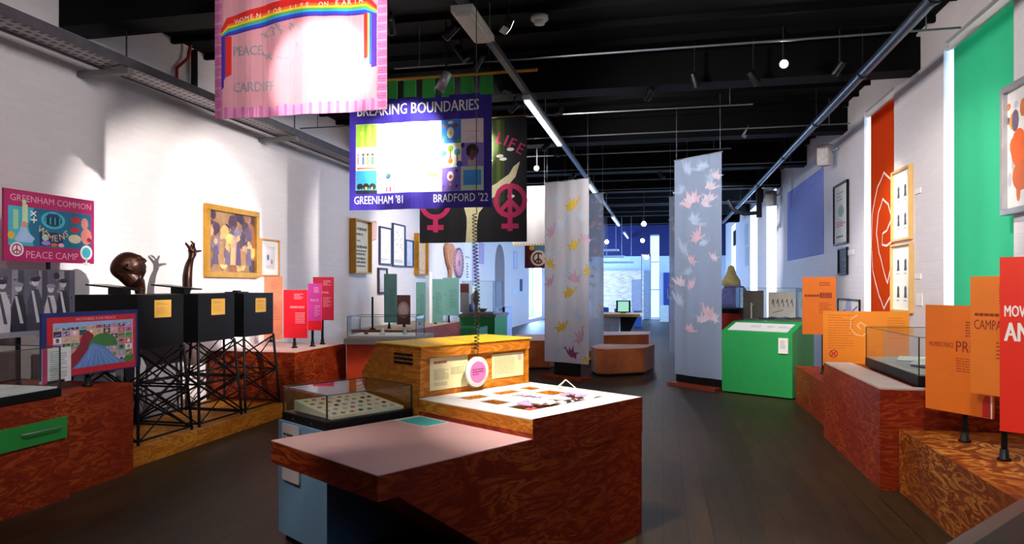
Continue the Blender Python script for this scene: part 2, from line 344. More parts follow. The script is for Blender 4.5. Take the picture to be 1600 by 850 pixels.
for z in (.02, 1.4, 2.75, 4.04): o.box(s0, s1, YF + .2, YF + .26, z, z + .05, WHITE)
w = struct(o.build('window_7')); MB().box(s0, s1, YF + .22, YF + .226, .02, 4.08, GLASS).build('pane', w)
# roof beams
for k in range(10):
    yb = 5.55 + 3.2 * (k - 1); 
    m = MB(); m.box(XL + .003, XR - .003, yb, yb + .34, 4.1, ZC - .075, CEILM)
    if yb < 28: struct(m.build(f'beam_{k + 1}'))
m = MB()
for X in (-3.9, .9): m.box(X, X + .1, YN, YF - .1, 4.24, 4.31, CEILM)
# (purlins run through under the boards)
# pier cable conduit lines: thin metal conduits strung across under the boards
cond = plain('#6d7078', .4, .5)
for k, yb in enumerate((7.4, 9.9, 11.4, 13.0, 14.7, 16.4, 17.9, 19.6, 21.2, 23.4)):
    a, b = ((-5.6, 1.2) if k % 2 else (-3.0, 2.8))
    o = MB().tube([(a, yb, 4.09), (b, yb, 4.09)], .011, cond, 6)
    for X in (a + .3, b - .3): o.tube([(X, yb, 4.09), (X, yb, ZC - .001)], .006, cond, 5)
    o = o.build('cable_conduit', origin=(a, yb, 4.06))
    tag(o, 'thin grey conduit slung crosswise below the black ceiling boards', 'conduit', 'conduits under the ceiling')

# ------------------------------------------------------------------ lights and their lamps
CANM = plain('#17171a', .4, .4)
for k, (p, t, W, ang, bl, col, what) in enumerate(SPOTS):
    P, T = Vector(p), Vector(t); d = (T - P).normalized()
    L = bpy.data.lights.new('spot_beam', 'SPOT'); L.energy = W; L.spot_size = R(ang); L.spot_blend = bl; L.color = col; L.shadow_soft_size = .035
    o = bpy.data.objects.new('spot_beam', L); COL.objects.link(o); o.location = P; o.rotation_euler = d.to_track_quat('-Z', 'Y').to_euler()
    r = thing('spotlight', f'small black ceiling spotlight aimed at {what}', 'spotlight', P, 'ceiling spotlights')
    h = MB(frame(P, d.orthogonal(), d.orthogonal().cross(d)))
    M = Matrix.Translation(P) @ d.to_track_quat('Z', 'Y').to_matrix().to_4x4()
    h = MB(M); h.lathe([(.03, -.19), (.042, -.18), (.042, -.02), (.045, -.015), (.045, .0), (.036, .0), (.034, -.03), (.001, -.031)], CANM, 14); h.build('lamp_head', r)
    e = MB(M); e.lathe([(.03, -.028), (.03, -.024), (.001, -.023)], LAMP, 12); e.build('lens', r)
    q = P - d * .1; MB().tube([q, (q.x, q.y, ZC - .001)], .012, CANM, 6).build('stem', r)
for k, (p, t, W) in enumerate(FILL):
    P, T = Vector(p), Vector(t); d = (T - P).normalized()
    L = bpy.data.lights.new('fill_beam', 'SPOT'); L.energy = W; L.spot_size = R(125); L.spot_blend = 1; L.color = (1, .95, .94); L.shadow_soft_size = .25
    o = bpy.data.objects.new('fill_beam', L); COL.objects.link(o); o.location = P + d * .06; o.rotation_euler = d.to_track_quat('-Z', 'Y').to_euler()
    r = thing('wall_fill_lamp', 'small black added fill lamp on the trunk, facing the ' + ('left' if t[0] < 0 else 'right') + ' wall, ' + ['nearest', 'second', 'third', 'fourth'][k if k < 4 else k - 4] + ' of its row', 'ceiling lamp', P, 'added fill lamps on the trunk')
    M = Matrix.Translation(P) @ d.to_track_quat('Z', 'Y').to_matrix().to_4x4(); MB(M).box(-.08, .08, -.05, .05, -.05, .02, CANM).build('housing', r); MB(M).box(-.07, .07, -.04, .04, .021, .025, emit('fill_lens', '#fff4ea', 3)).build('lens', r)
    MB().tube([P, (P.x, P.y, ZC - .001)], .01, CANM, 6).build('stem', r)
for (p, rz, sx, sz, W, col) in AREAS:
    L = bpy.data.lights.new('daylight', 'AREA'); L.shape = 'RECTANGLE'; L.size = sx; L.size_y = sz; L.energy = W; L.color = col
    o = bpy.data.objects.new('daylight', L); COL.objects.link(o); o.location = p; o.rotation_euler = (pi / 2, 0, R(rz))
# lamps that shine towards the camera, seen as bright points
for (px, py, Y, what) in ((1225, 100, 8.2, 'the dark middle of the ceiling, the brightest one'), (838, 263, 12.5, 'the gap beside the tree banner'), (773, 220, 11.2, 'the edge of the purple banner'), (1006, 350, 20.5, 'the far aisle, upper of two'), (1004, 376, 25, 'the far aisle, lower of two'), (948, 378, 24, 'the pale brick bay')):
    P = at_Y(px, py, Y); T = Vector((P.x * .4, 0 if Y < 15 else P.y - 5, 1.0)); d = (T - P).normalized()
    r = thing('spotlight', f'lit spotlight facing the viewer near {what}', 'spotlight', P, 'ceiling spotlights')
    M = Matrix.Translation(P) @ d.to_track_quat('Z', 'Y').to_matrix().to_4x4(); q = 1 if Y < 15 else 1.7
    MB(M).lathe([(.03, -.2), (.05, -.18), (.055, -.02), (.055, .0), (.048, 0), (.046, -.02), (.001, -.021)], CANM, 14).build('lamp_head', r)
    MB(M).lathe([(.042 * q, -.018), (.042 * q, .004), (.001, .012)], LAMP, 12).build('lens', r)
    MB().tube([P - d * .1, (P.x - d.x * .1, P.y - d.y * .1, ZC - .001)], .012, CANM, 6).build('stem', r)
    L = bpy.data.lights.new('spot_beam', 'SPOT'); L.energy = 25; L.spot_size = R(60); L.color = COOLW; L.shadow_soft_size = .04
    o = bpy.data.objects.new('spot_beam', L); COL.objects.link(o); o.location = P + d * .03; o.rotation_euler = d.to_track_quat('-Z', 'Y').to_euler()
# a grey can spotlight over the purple banner and two dim ones further right
for px, py, Y, lab in ((693, 128, 7.2, 'grey unlit can spotlight above the purple banner'), (979, 212, 13, 'dim grey can spotlight left of the pale blue fabric'), (1165, 205, 12, 'dim dark can spotlight right of the pale blue fabric')):
    P = at_Y(px, py, Y); r = thing('spotlight', lab, 'spotlight', P, 'ceiling spotlights')
    M = Matrix.Translation(P) @ Matrix.Rotation(R(28), 4, 'Y'); MB(M).lathe([(.02, .12), (.05, .11), (.055, -.1), (.048, -.1), (.04, -.06), (.001, -.06)], plain('#8a8a90', .4, .3), 16).build('lamp_head', r)
    MB().tube([P + Vector((.03, 0, .08)), (P.x + .03, P.y, ZC - .001)], .012, CANM, 6).build('stem', r)
# lighting trunk with fluorescent battens on the left of centre
TX, TZ = -1.675, 4.0
r = thing('lighting_trunk', 'long grey steel lighting trunk running down the left centre of the ceiling', 'light track', (TX, 3, TZ))
m = MB(); m.box(TX - .035, TX + .035, 1.5, 27, TZ, TZ + .06, plain('#5c606a', .4, .5)); m.build('trunk_rail', r)
for yy in (3.3, 6.6, 9.9, 13.2, 17, 21, 25): MB().tube([(TX, yy, TZ + .06), (TX, yy, ZC - .001)], .006, STEEL, 5).build('hanger_rod', r)
def ydown(px, X=TX): return at_X(px, 200, X).y
for (p0, p1, w, lab) in ((706, 757, .10, 'cream fluorescent batten, nearest on the lighting trunk'), (822, 875, .05, 'slim pale batten on the lighting trunk above the tree banner'), (919, 941, .05, 'slim bright batten on the lighting trunk above the crane fabric'), (957, 967, .05, 'short far batten on the lighting trunk'), (975, 984, .05, 'farthest batten on the lighting trunk')):
    y0, y1 = at_z(p0, {706: 30, 822: 155, 919: 290, 957: 340, 975: 366}[p0], TZ - .05).y, 0
    y0 = Vector((at_X(p0 + 15, 0, TX))).y if p0 == 706 else at_X(p0, 0, TX).y; y1 = at_X(p1, 0, TX).y
    r = thing('fluorescent_batten', lab, 'ceiling light', (TX, y0, TZ - .07), 'battens on the lighting trunk')
    MB().box(TX - w, TX + w, y0, y1, TZ - .06, TZ - .001, TUBE).build('housing', r, bevel=.008)
    MB().box(TX - w * .7, TX + w * .7, y0 + .05, y1 - .05, TZ - .085, TZ - .06, TUBE if p0 == 706 else emit('tube_glow', '#cfe0ff', 1.3)).build('diffuser', r)
# steel pipe on the right
PX, PZ = 2.2, 4.0
r = thing('ceiling_pipe', 'long dark steel pipe running down the right side of the ceiling', 'pipe', (PX, 3, PZ))
MB().tube([(PX, 1.5, PZ), (PX, 27, PZ)], .055, plain('#3d434d', .35, .6), 14).build('pipe', r)
for yy in (4.2, 6.3, 8.4, 10.8, 13.5, 17, 21): MB().tube([(PX, yy, PZ), (PX, yy + .06, PZ)], .068, plain('#2b3038', .4, .5), 14).build('collar', r); MB().tube([(PX, yy + .03, PZ + .05), (PX, yy + .03, ZC - .001)], .008, CANM, 5).build('hanger_rod', r)
# cable tray on the left wall
r = thing('cable_tray', 'perforated grey steel cable tray running along the left wall', 'cable tray', (XL, 2, 3.75))
ga = plain('#56525a', .5, .3, .2); gb = plain('#a39c9c', .5, .2)
m = MB(); m.box(-5.42, -5.12, 1.2, 14.2, 3.76, 3.765, gb)
for i in range(150): m.box(-5.38, -5.34, 1.2 + i * .085, 1.24 + i * .085, 3.757, 3.7595, ga); m.box(-5.29, -5.25, 1.24 + i * .085, 1.28 + i * .085, 3.757, 3.7595, ga); m.box(-5.2, -5.16, 1.2 + i * .085, 1.24 + i * .085, 3.757, 3.7595, ga)
m.build('tray_bed', r)
MB().box(-5.13, -5.11, 1.2, 14.2, 3.75, 3.84, ga).build('tray_rim', r); MB().box(-5.43, -5.41, 1.2, 14.2, 3.74, 3.82, ga).build('tray_rim', r)
for yy in (2.6, 5.75, 8.9, 12): 
    MB().box(-5.69, -5.1, yy, yy + .07, 3.68, 3.735, plain('#6b6a66', .5)).build('bracket', r); MB().tube([(-5.14, yy + .03, 3.8), (-5.14, yy + .03, ZC - .001)], .008, CANM, 5).build('hanger_rod', r)
o = MB().tube([(-5.66, 7.15, 3.86), (-5.66, 7.15, 4.2), (-5.62, 7.3, 4.36), (-5.6, 7.32, 4.52)], .02, plain('#a51f24', .4), 8).build('red_conduit', origin=(-5.66, 7.15, 3.86)); tag(o, 'thin red conduit bending up the left wall above the cable tray', 'conduit')
o = MB().box(-5.66, -5.6, 7.40, 7.45, 3.86, 4.5, CANM).build('downpipe', origin=(-5.63, 7.42, 3.86)); tag(o, 'black upright pipe beside the red conduit above the cable tray', 'pipe')
# smoke detector
P = at_z(843, 30, ZC - .11); P.z = ZC - .075
r = thing('smoke_detector', 'small white smoke detector under the black ceiling', 'smoke detector', P)
MB(Matrix.Translation(P)).lathe([(.09, 0), (.095, -.04), (.08, -.055)], WHITE, 20).build('base', r); MB(Matrix.Translation(P)).lathe([(.06, -.055), (.055, -.09), (.03, -.1)], WHITE, 20).build('sensor', r)
# speakers and bracket arm on the right wall
for px, py, sz, c, lab in ((1289, 243, .24, '#e2dedd', 'white wall loudspeaker between the blue light patch and the framed poster'), (1205, 310, .26, '#8d8886', 'grey wall loudspeaker at the far end of the blue light patch')):
    P = at_X(px, py, XR - .2); r = thing('wall_speaker', lab, 'loudspeaker', P, 'loudspeakers on the right wall')
    M = Matrix.Translation(P) @ Matrix.Rotation(R(-38), 4, 'Z')
    MB(M).box(-sz * .45, sz * .45, -.09, .09, -sz * .75, sz * .75, plain(c, .5)).build('cabinet', r, bevel=.03)
    MB(M).box(-sz * .38, sz * .38, -.1, -.088, -sz * .65, sz * .65, plain(c, .8, var=.2)).build('grille', r)
    MB().tube([P + Vector((.05, 0, .02)), (XR - .01, P.y - .1, P.z + .1)], .02, STEEL, 8).build('bracket', r)
P = at_X(1186, 290, 2.3); r = thing('hoist_arm', 'curved black steel arm hanging below the ceiling pipe far down the right', 'ceiling bracket', P)
zt, zb = at_X(1186, 285, 2.3).z, at_X(1186, 340, 2.3).z
MB().box(2.24, 2.36, P.y - .05, P.y + .05, zb, 4.44, CANM).build('post', r)
MB().tube([(2.3 - .0, P.y, zb + .12), (1.95, P.y, zb + .1), (1.7, P.y, zb + .2), (1.58, P.y, zb + .45)], .05, CANM, 10).build('arm', r)
# ------------------------------------------------------------------ plinths, cases, tables
MB().box(-3.9, -3.8, YN, YF - .1, 4.11, 4.16, CEILM)
O0 = at_z(832, 655, .88); O0.z = 0
U = Vector((.528, .849, 0)).normalized(); V = Vector((-U.y, U.x, 0)); Zv = Vector((0, 0, 1))
MUV = Matrix((U, V, Zv)).transposed().to_4x4(); MUV.translation = O0
def uv(a, b, z=0): return O0 + U * a + V * b + Zv * z
def at_p(px, py, P0, n): r = ray(px, py); return EYEV + r * ((P0 - EYEV).dot(n) / r.dot(n))
def grid_with_holes(m, A0, A1, B0, B1, holes, z0, z1, mat):
    xs = sorted({A0, A1, *[h[0] for h in holes], *[h[1] for h in holes]}); ys = sorted({B0, B1, *[h[2] for h in holes], *[h[3] for h in holes]})
    for i in range(len(xs) - 1):
        for j in range(len(ys) - 1):
            cx, cy = (xs[i] + xs[i + 1]) / 2, (ys[j] + ys[j + 1]) / 2
            if not any(h[0] < cx < h[1] and h[2] < cy < h[3] for h in holes): m.box(xs[i], xs[i + 1], ys[j], ys[j + 1], z0, z1, mat)
TEAL = plain('#3fb9b4', .5)
# centre activity table
T = thing('activity_table', 'large plywood activity table in the centre with pink slab and white tray top', 'table', uv(.5, .5))
m = MB(frame(O0, U)); m.prism([(-1, .655), (-.89, .655), (.06, 0), (1.05, 0), (1.05, .80), (0, .80), (0, .768), (-1, .768)], -.985, 0, PLYR); m.build('table_body', T)
HOLES = [(.19, .385, .715, .84), (.47, .685, .715, .83), (.76, .895, .71, .85), (.19, .315, .46, .63), (.69, .87, .455, .64), (.175, .89, .185, .365)]
m = MB(MUV); grid_with_holes(m, 0, 1.05, 0, .985, HOLES, .80, .874, PLYO); m.box(.001, 1.051, -.004, -.0001, .655, .88, PLYR); m.build('tray_frame', T)  # one wood: lit golden rim and shaded red-brown front put into its colour
m = MB(MUV); grid_with_holes(m, 0, 1.05, 0, .985, HOLES, .874, .88, plain('#e6e4e2', .45, var=.01)); m.build('tray_top', T)
MB(MUV).box(-1, -.002, 0, .985, .768, .773, plain('#d9a9a4', .5, var=.02)).build('pink_top', T)
# pieces in the tray
CL = ['#cfcbc2', '#8e2f6e', '#31479a', '#e2b33c', '#b8453d', '#efe9dd', '#d9a0c4', '#5a86b8']
rr = random.Random(4)
for h, n, lab in ((HOLES[0], 6, 'scrap of coloured felt in the leftmost tray recess'), (HOLES[4], 7, 'scrap of coloured felt in the far right tray recess'), (HOLES[5], 26, 'crumpled scrap of felt in the long front tray recess'), (HOLES[3], 3, 'scrap of cream felt in the small front-left tray recess')):
    for i in range(n):
        a = h[0] + .055 + (h[1] - h[0] - .11) * rr.random(); b = h[2] + .055 + (h[3] - h[2] - .11) * rr.random(); z = .806 + .012 * (i % 4) + .02 * rr.random()
        if h is HOLES[5]: z += .018 + .03 * (i % 3) / 2
        s = (.036 if h is HOLES[5] else .028) + .02 * rr.random(); m = MB(MUV); k = 9; zz = [z + .014 * rr.random() for _ in range(k)]; an = rr.random() * 6
        pts = [(a + s * (1 + .4 * (j % 2)) * cos(an + 2 * pi * j / k), b + s * (1 + .4 * (j % 2)) * sin(an + 2 * pi * j / k), zz[j]) for j in range(k)]
        top = pts + [(a, b, z + .02)]; bot = [(x, y, q - .006) for x, y, q in pts] + [(a, b, z + .005)]
        m.add(top + bot, [(j, (j + 1) % k, k) for j in range(k)] + [(k + 1 + (j + 1) % k, k + 1 + j, 2 * k + 1) for j in range(k)] + [((j + 1) % k, j, k + 1 + j, k + 1 + (j + 1) % k) for j in range(k)], plain(CL[rr.randrange(8)] if h is not HOLES[5] else ['#dcd8d0', '#efe9dd', '#d9a0c4', '#efe9dd', '#b98ab0', '#e8dccb', '#b8553d'][i % 7], .9))
        tag(m.build('felt_scrap', origin=uv(a, b, z)), lab, 'felt scrap', lab.replace('scrap of ', 'scraps of '))
# printed picture in the middle of the tray
m = MB(MUV); m.box(.40, .63, .41, .655, .88, .8815, PAPER)
for i in range(16): m.poly([(.42 + .19 * rr.random() + dx, .43 + .2 * rr.random() * 0 + .2 * (i / 16) + dy) for dx, dy in ((0, 0), (.025, .004), (.02, .02), (.003, .014))], .882 + .0001 * i, plain(['#27408b', '#4a90c4', '#c23b4a', '#2a2a33', '#8c5ba8'][i % 5], .6))
tag(m.build('instruction_sheet', origin=uv(.5, .5, .88)), 'white printed sheet with blue and red sketches in the middle of the tray top', 'sheet')
# folded paper tent on the tray
m = MB(MUV); a, b = .93, .62
v = [(a, b, .88), (a + .1, b - .02, .88), (a + .02, b - .1, .88), (a + .12, b - .12, .88), (a + .06, b - .055, .945), (a + .065, b - .065, .945)]
for x0, x1 in (((a, b, .881), (a + .035, b - .05, .945)), ((a + .035, b - .05, .945), (a + .1, b - .09, .881)), ((a + .04, b + .04, .881), (a + .035, b - .05, .945))): m.tube([x0, x1], .004, PAPER, 5)
m.add([(a, b, .881), (a + .04, b + .04, .881), (a + .035, b - .05, .945)], [(0, 1, 2), (2, 1, 0)], PAPER)
tag(m.build('paper_tent', origin=uv(a, b, .88)), 'small folded white paper standing at the back right of the tray', 'folded paper')
m = MB(MUV); m.box(-.215, -.022, .665, .965, .7735, .7747, PAPER); m.box(-.205, -.032, .675, .93, .7745, .776, TEAL); m.disc(-.19, .7, .008, .7765, PAPER); m.disc(-.055, .68 + .02, .006, .7765, PAPER)
tag(m.build('teal_leaflet', origin=uv(-.12, .8, .773)), 'small teal leaflet lying on the pink table top beside the tray', 'leaflet')

# yellow-topped cabinet behind the tray
C = thing('display_cabinet', 'golden plywood cabinet with bright yellow top behind the tray table', 'cabinet', uv(.5, 1.3))
m = MB(frame(O0, -V)); prof = [(-1.62, 0), (-1.0, 0), (-1.0, 1.135), (-.965, 1.135), (-.965, 1.21), (-1.45, 1.21), (-1.64, .99), (-1.62, .96)]
m.prism(prof, -1.02, 0, PLYO); m.build('cabinet_body', C)
MB(MUV).box(-.012, 1.035, .955, 1.45, 1.21, 1.218, plain('#f2c01a', .5, var=.03)).build('yellow_top', C)
MB(MUV).box(0, .03, .975, .999, .881, 1.134, PLYO).build('front_stile', C); MB(MUV).box(.99, 1.02, .975, .999, .881, 1.134, PLYO).build('front_stile', C)
for i in range(3):
    p0 = at_p(616, 552 + i * 6.5, O0, U); p1 = at_p(645, 551.5 + i * 6.5, O0, U); b0_, b1_ = (p1 - O0).dot(V), (p0 - O0).dot(V)
    MB(MUV).box(-.004, .004, b0_, b1_, p0.z - .008, p0.z + .008, BLACK).build('vent_slot', C)
def plaque(name, label, cat, xl, xr, yt, yb, P0, n, xd, art, t=.005, thick_mat=None, origin_z=None, group=None):
    a = at_p(xl, yt, P0, n); b = at_p(xr, yt, P0, n); zb = at_p(xl, yb, P0, n).z
    W = (b - a).length; Hh = a.z - zb; m = MB(frame((a.x, a.y, zb), xd)); m.box(0, W, 0, Hh, .0005, t, thick_mat or PAPER); art(m, W, Hh, t + .0006)
    return tag(m.build(name, origin=(a + b) / 2 - Vector((0, 0, (a.z - zb)))), label, cat, group)
CREAM = plain('#efe3b4', .6, var=.02); INK = plain('#4d4638', .7); REDI = plain('#b0492f', .6)
def art_text3(m, W, H, z): m.lines(W * .08, W * .7, H * .15, H * .88, 12, z, plain('#a39674', .7), .3, 8); m.rect(W * .82, W * .93, H * .66, H * .9, z, plain('#d9aab0', .7))
FP = uv(0, .998)
plaque('text_sheet', 'cream printed text panel on the cabinet front, left of the round badge', 'text panel', 671, 730, 560, 611, FP, -V, U, lambda m, W, H, z: (m.disc(W * .94, H * .93, .004, z, INK), m.lines(W * .1, W * .5, H * .8, H * .9, 1, z, REDI, .8, 1), m.lines(W * .1, W * .48, H * .3, H * .66, 9, z, INK, .28, 3), m.lines(W * .54, W * .9, H * .42, H * .66, 6, z, INK, .28, 5), m.lines(W * .1, W * .44, H * .12, H * .24, 3, z, INK, .28, 6)), thick_mat=CREAM)
plaque('text_sheet', 'yellowish cream text panel on the cabinet front, right of the round badge', 'text panel', 768, 817, 554, 592, FP, -V, U, art_text3, thick_mat=plain('#e3dcae', .6, var=.02))
# round magnifier-like badge on a curly cord
pb = at_p(745.5, 581, uv(0, .93), -V); rb = 24 * 4.62 / FOC
B = thing('hanging_badge', 'round white-rimmed pink disc hanging on a curly cord before the cabinet', 'hanging disc', pb)
M = frame(pb, U); MB(M).lathe([(rb, -.012), (rb, .006), (rb * .96, .009), (.001, .009)], WHITE, 32).build('rim', B)
m = MB(M); m.disc(0, 0, rb * .72, .010, plain('#d873b4', .5, var=.03), n=32)
for i in range(3): m.lines(-rb * .5, rb * .5, -rb * .22 + i * rb * .16, -rb * .22 + (i + 1) * rb * .16, 1, .0112, plain('#7d2f6a', .6), .5, i + 4)
m.build('pink_disc', B)
pts = []; z0 = pb.z + rb; z1 = at_d(752, 330, 4.5).z; N = 780
for i in range(N): f = i / (N - 1); z = z0 + .05 + (z1 - z0 - .05) * f; a = i * 2 * pi / 20; rc = .016; pts.append((pb.x + rc * cos(a) + .01 * sin(f * 5), pb.y - .025 + rc * sin(a), z))
MB().tube([(pb.x, pb.y, z0 - .01), (pb.x + .005, pb.y - .01, z0 + .03)] + pts + [(pb.x, pb.y - .02, z1 + .1), (pb.x, pb.y - .02, ZC - .075)], .0032, BLACKM, 5).build('curly_cord', B)

# glass case of badges on a pale blue plinth
PB_ = thing('blue_plinth', 'pale blue display plinth half hidden under the pink table', 'plinth', uv(-.3, 1.25))
MB(MUV).box(-.655, -.01, 1.0, 1.58, .05, .755, plain('#7fa6c4', .5, var=.03)).build('body', PB_); MB(MUV).box(-.62, -.05, 1.03, 1.55, 0, .05, BLACK).build('kick_base', PB_)
m = MB(MUV); m.box(-.672, -.666, 1.30, 1.50, .40, .75, plain('#d8ccc8', .4)); m.box(-.663, -.6555, 1.31, 1.49, .41, .74, plain('#cfc6c4', .5))
M_ = m.M; m.M = frame(uv(-.674, 1.5, .40), -V); m.lines(.02, .14, .24, .3, 2, 0, INK, .5, 2); m.lines(.02, .13, .12, .2, 4, 0, GREY, .3, 3)
tag(m.build('label_plate', origin=uv(-.67, 1.4, .4)), 'off-white label plate standing off the side of the pale blue plinth', 'label plate')
def glass_case(label, M, a0, a1, b0, b1, z0, zb, zt, base=BLACK, floor=None, group=None):
    c = M @ Vector(((a0 + a1) / 2, (b0 + b1) / 2, z0)); G = thing('glass_case', label, 'display case', c, group)
    m = MB(M); m.box(a0, a1, b0, b1, z0, zb, base); m.build('base', G, bevel=.004)
    if floor: MB(M).box(a0 + .02, a1 - .02, b0 + .02, b1 - .02, zb, zb + .012, floor).build('display_floor', G)
    t = .006; q = .008; m = MB(M)
    m.box(a0 + q, a1 - q, b0 + q, b0 + q + t, zb, zt, GLASS); m.box(a0 + q, a1 - q, b1 - q - t, b1 - q, zb, zt, GLASS)
    m.box(a0 + q, a0 + q + t, b0 + q + t, b1 - q - t, zb, zt, GLASS); m.box(a1 - q - t, a1 - q, b0 + q + t, b1 - q - t, zb, zt, GLASS); m.box(a0 + q, a1 - q, b0 + q, b1 - q, zt, zt + t, GLASS); m.build('glass_hood', G)
    ed = plain('#20302c', .3); e = .004; m = MB(M)
    for x in (a0 + q, a1 - q):
        for y in (b0 + q, b1 - q): m.box(x - e, x + e, y - e, y + e, zb, zt + t, ed)
    for y in (b0 + q, b1 - q): m.box(a0 + q, a1 - q, y - e, y + e, zt + t, zt + t + .004, ed)
    for x in (a0 + q, a1 - q): m.box(x - e, x + e, b0 + q + e, b1 - q - e, zt + t, zt + t + .004, ed)
    m.build('edge_seal', G); return G
G = glass_case('low glass case of small badges on the pale blue plinth', MUV, -.64, -.012, 1.03, 1.565, .755, .81, .956)
for b in (1.2, 1.42): MB(frame(uv(-.64, b, .78), -V)).disc(0, 0, .007, .0015, STEEL).build('lock', G)
m = MB(MUV); m.add([(-.58, 1.07, .812), (-.06, 1.07, .812), (-.06, 1.52, .812), (-.58, 1.52, .812), (-.58, 1.07, .83), (-.06, 1.07, .83), (-.06, 1.52, .875), (-.58, 1.52, .875)], [(3, 2, 1, 0), (4, 5, 6, 7), (0, 1, 5, 4), (1, 2, 6, 5), (2, 3, 7, 6), (3, 0, 4, 7)], plain('#efe8c8', .7, var=.02))
tag(m.build('badge_board', origin=uv(-.3, 1.3, .812)), 'sloping cream board inside the low glass case', 'board')
bc = ['#d8a93a', '#d9c8a8', '#e8e0d8', '#c9a4a0', '#98b0c8', '#222230', '#d07a50', '#b8c890']
for i in range(8):
    for j in range(5):
        a = -.54 + i * .06 + rr.random() * .01; b = 1.11 + j * .085 + rr.random() * .01; z = .83 + (b - 1.07) * .1 + .001; h = rr.choice(bc)
        m = MB(MUV @ Matrix.Translation((a, b, z)) @ Matrix.Rotation(.1, 4, 'X')); m.lathe([(.015, 0), (.015, .003), (.011, .006), (.001, .007)], plain(h, .4), 14); m.poly([(-.006, -.003), (.006, -.003), (.006, .003), (-.006, .003)], .0075, plain(rr.choice(bc), .5))
        tag(m.build('badge', origin=uv(a, b, z)), 'small round pin badge in the rows on the sloping cream board', 'badge', 'pin badges in the low glass case')

# ---- left side, parallel to the wall
def lbox(name, label, x0, x1, y0, y1, z0, z1, mat, cat='plinth', kick=True, top=None):
    T = thing(name, label, cat, ((x0 + x1) / 2, (y0 + y1) / 2, 0))
    if kick and z0 > 0: MB().box(x0 + .06, x1 - .12 if x1 < 0 else x1 - .05, y0 + .05, y1 - .02, 0, z0, BLACK).build('kick_base', T)
    MB().box(x0, x1, y0, y1, z0, z1, mat).build('body', T)
    if top: MB().box(x0, x1, y0, y1, z1, z1 + .006, top).build('top', T)
    return T
PA = lbox('drawer_plinth', 'dark red-brown plywood plinth at far left with a green drawer', -5.64, -4.4, 2.2, 4.38, .0, .77, PLYR)
PBx = lbox('plywood_plinth', 'plain dark plywood plinth between the green-drawer plinth and black towers', -5.64, -4.45, 4.385, 5.08, .0, .770, PLYR)
m = MB(frame((-4.4, 0, 0), (0, 1, 0)))
y0, y1 = 3.35, at_X(103, 660, -4.4).y; zt, zb = at_X(103, 650, -4.4).z, at_X(103, 683, -4.4).z
m.box(y0, y1, zb, zt, .0, .012, plain('#1f8a35', .45)); D = m.build('drawer', PA)
h0, h1 = at_X(30, 680, -4.4), at_X(92, 667, -4.4); MB().tube([(-4.38, h0.y, h0.z), (-4.365, h0.y + .02, h0.z), (-4.365, h1.y - .02, h0.z), (-4.38, h1.y, h0.z)], .006, STEEL, 8).build('handle', D)
glass_case('long glass case on the plinth with the green drawer', Matrix(), -5.05, -4.42, 2.6, 4.33, .77, .835, 1.14, floor=plain('#d8dada', .5))
PF = thing('low_platform', 'low wooden platform under the black steel towers', 'platform', (-5.1, 6.4, 0)); MB().box(-5.64, -4.55, 5.085, 7.72, .0, .156, PLYO).build('body', PF)
PC = lbox('plywood_plinth', 'dark red plywood plinth with pinkish top carrying the red and magenta panels', -5.64, -4.45, 7.73, 9.15, .0, .775, PLYR, top=plain('#c9a6a0', .5, var=.03))
# grey blocks behind the towers
for y0, y1, lab in ((5.25, 5.95, 'grey painted block against the wall behind the first black tower'), (6.2, 6.9, 'grey painted block against the wall behind the second black tower')):
    T = thing('grey_block', lab, 'block', (-5.55, (y0 + y1) / 2, .156)); MB().box(-5.68, -5.42, y0, y1, .157, .95, plain('#77737a', .6)).build('body', T); MB().box(-5.685, -5.415, y0 - .005, y1 + .005, .951, .97, plain('#8b868c', .6)).build('top', T)
# towers
OCH = plain('#b98a35', .6, var=.03)
def tower(y0, y1, lab, lx):
    x0, x1 = -5.33, -4.65; T = thing('tower_plinth', lab, 'pedestal', ((x0 + x1) / 2, (y0 + y1) / 2, .156), 'black lattice towers')
    MB().box(x0, x1, y0, y1, 1.02, 1.52, BLACK).build('top_box', T)
    c = [(x0, y0), (x1, y0), (x1, y1), (x0, y1)]; sp = .055; f = [(x0 - .03, y0 - sp), (x1 + .055, y0 - sp), (x1 + .055, y1 + sp), (x0 - .03, y1 + sp)]
    P = lambda k, t: Vector((c[k][0] + (f[k][0] - c[k][0]) * t, c[k][1] + (f[k][1] - c[k][1]) * t, 1.02 - .852 * t))
    for k in range(4):
        MB().bar(P(k, 0), P(k, 1), .03, BLACK).build('leg', T)
    for k in range(4):
        n = (k + 1) % 4
        for t0, t1 in ((.02, .5), (.5, .97)):
            MB().bar(P(k, t0), P(n, t1), .016, BLACK).build('cross_brace', T); MB().bar(P(n, t0), P(k, t1), .016, BLACK).build('cross_brace', T)
        for t in (.5, .96): MB().bar(P(k, t), P(n, t), .018, BLACK).build('rail', T)
    a = at_X(lx[0], lx[2], x1); b = at_X(lx[1], lx[3], x1); m = MB(frame((x1, a.y, b.z), (0, 1, 0))); W = b.y - a.y; H = a.z - b.z
    m.box(0, W, 0, H, .0005, .004, OCH); m.lines(W * .12, W * .85, H * .7, H * .88, 2, .0046, INK, .3, 3); m.lines(W * .12, W * .85, H * .2, H * .6, 5, .0046, plain('#8a6220', .6), .3, 5); m.build('label', T)
tower(5.36, 5.97, 'nearest black lattice tower pedestal, carrying the bronze head', (241, 267, 469, 495))
tower(6.19, 6.80, 'middle black lattice tower pedestal, carrying the bronze arm', (330, 351, 467, 491))
tower(6.98, 7.58, 'farthest black lattice tower pedestal, beside the red panels', (399, 415, 466, 487))
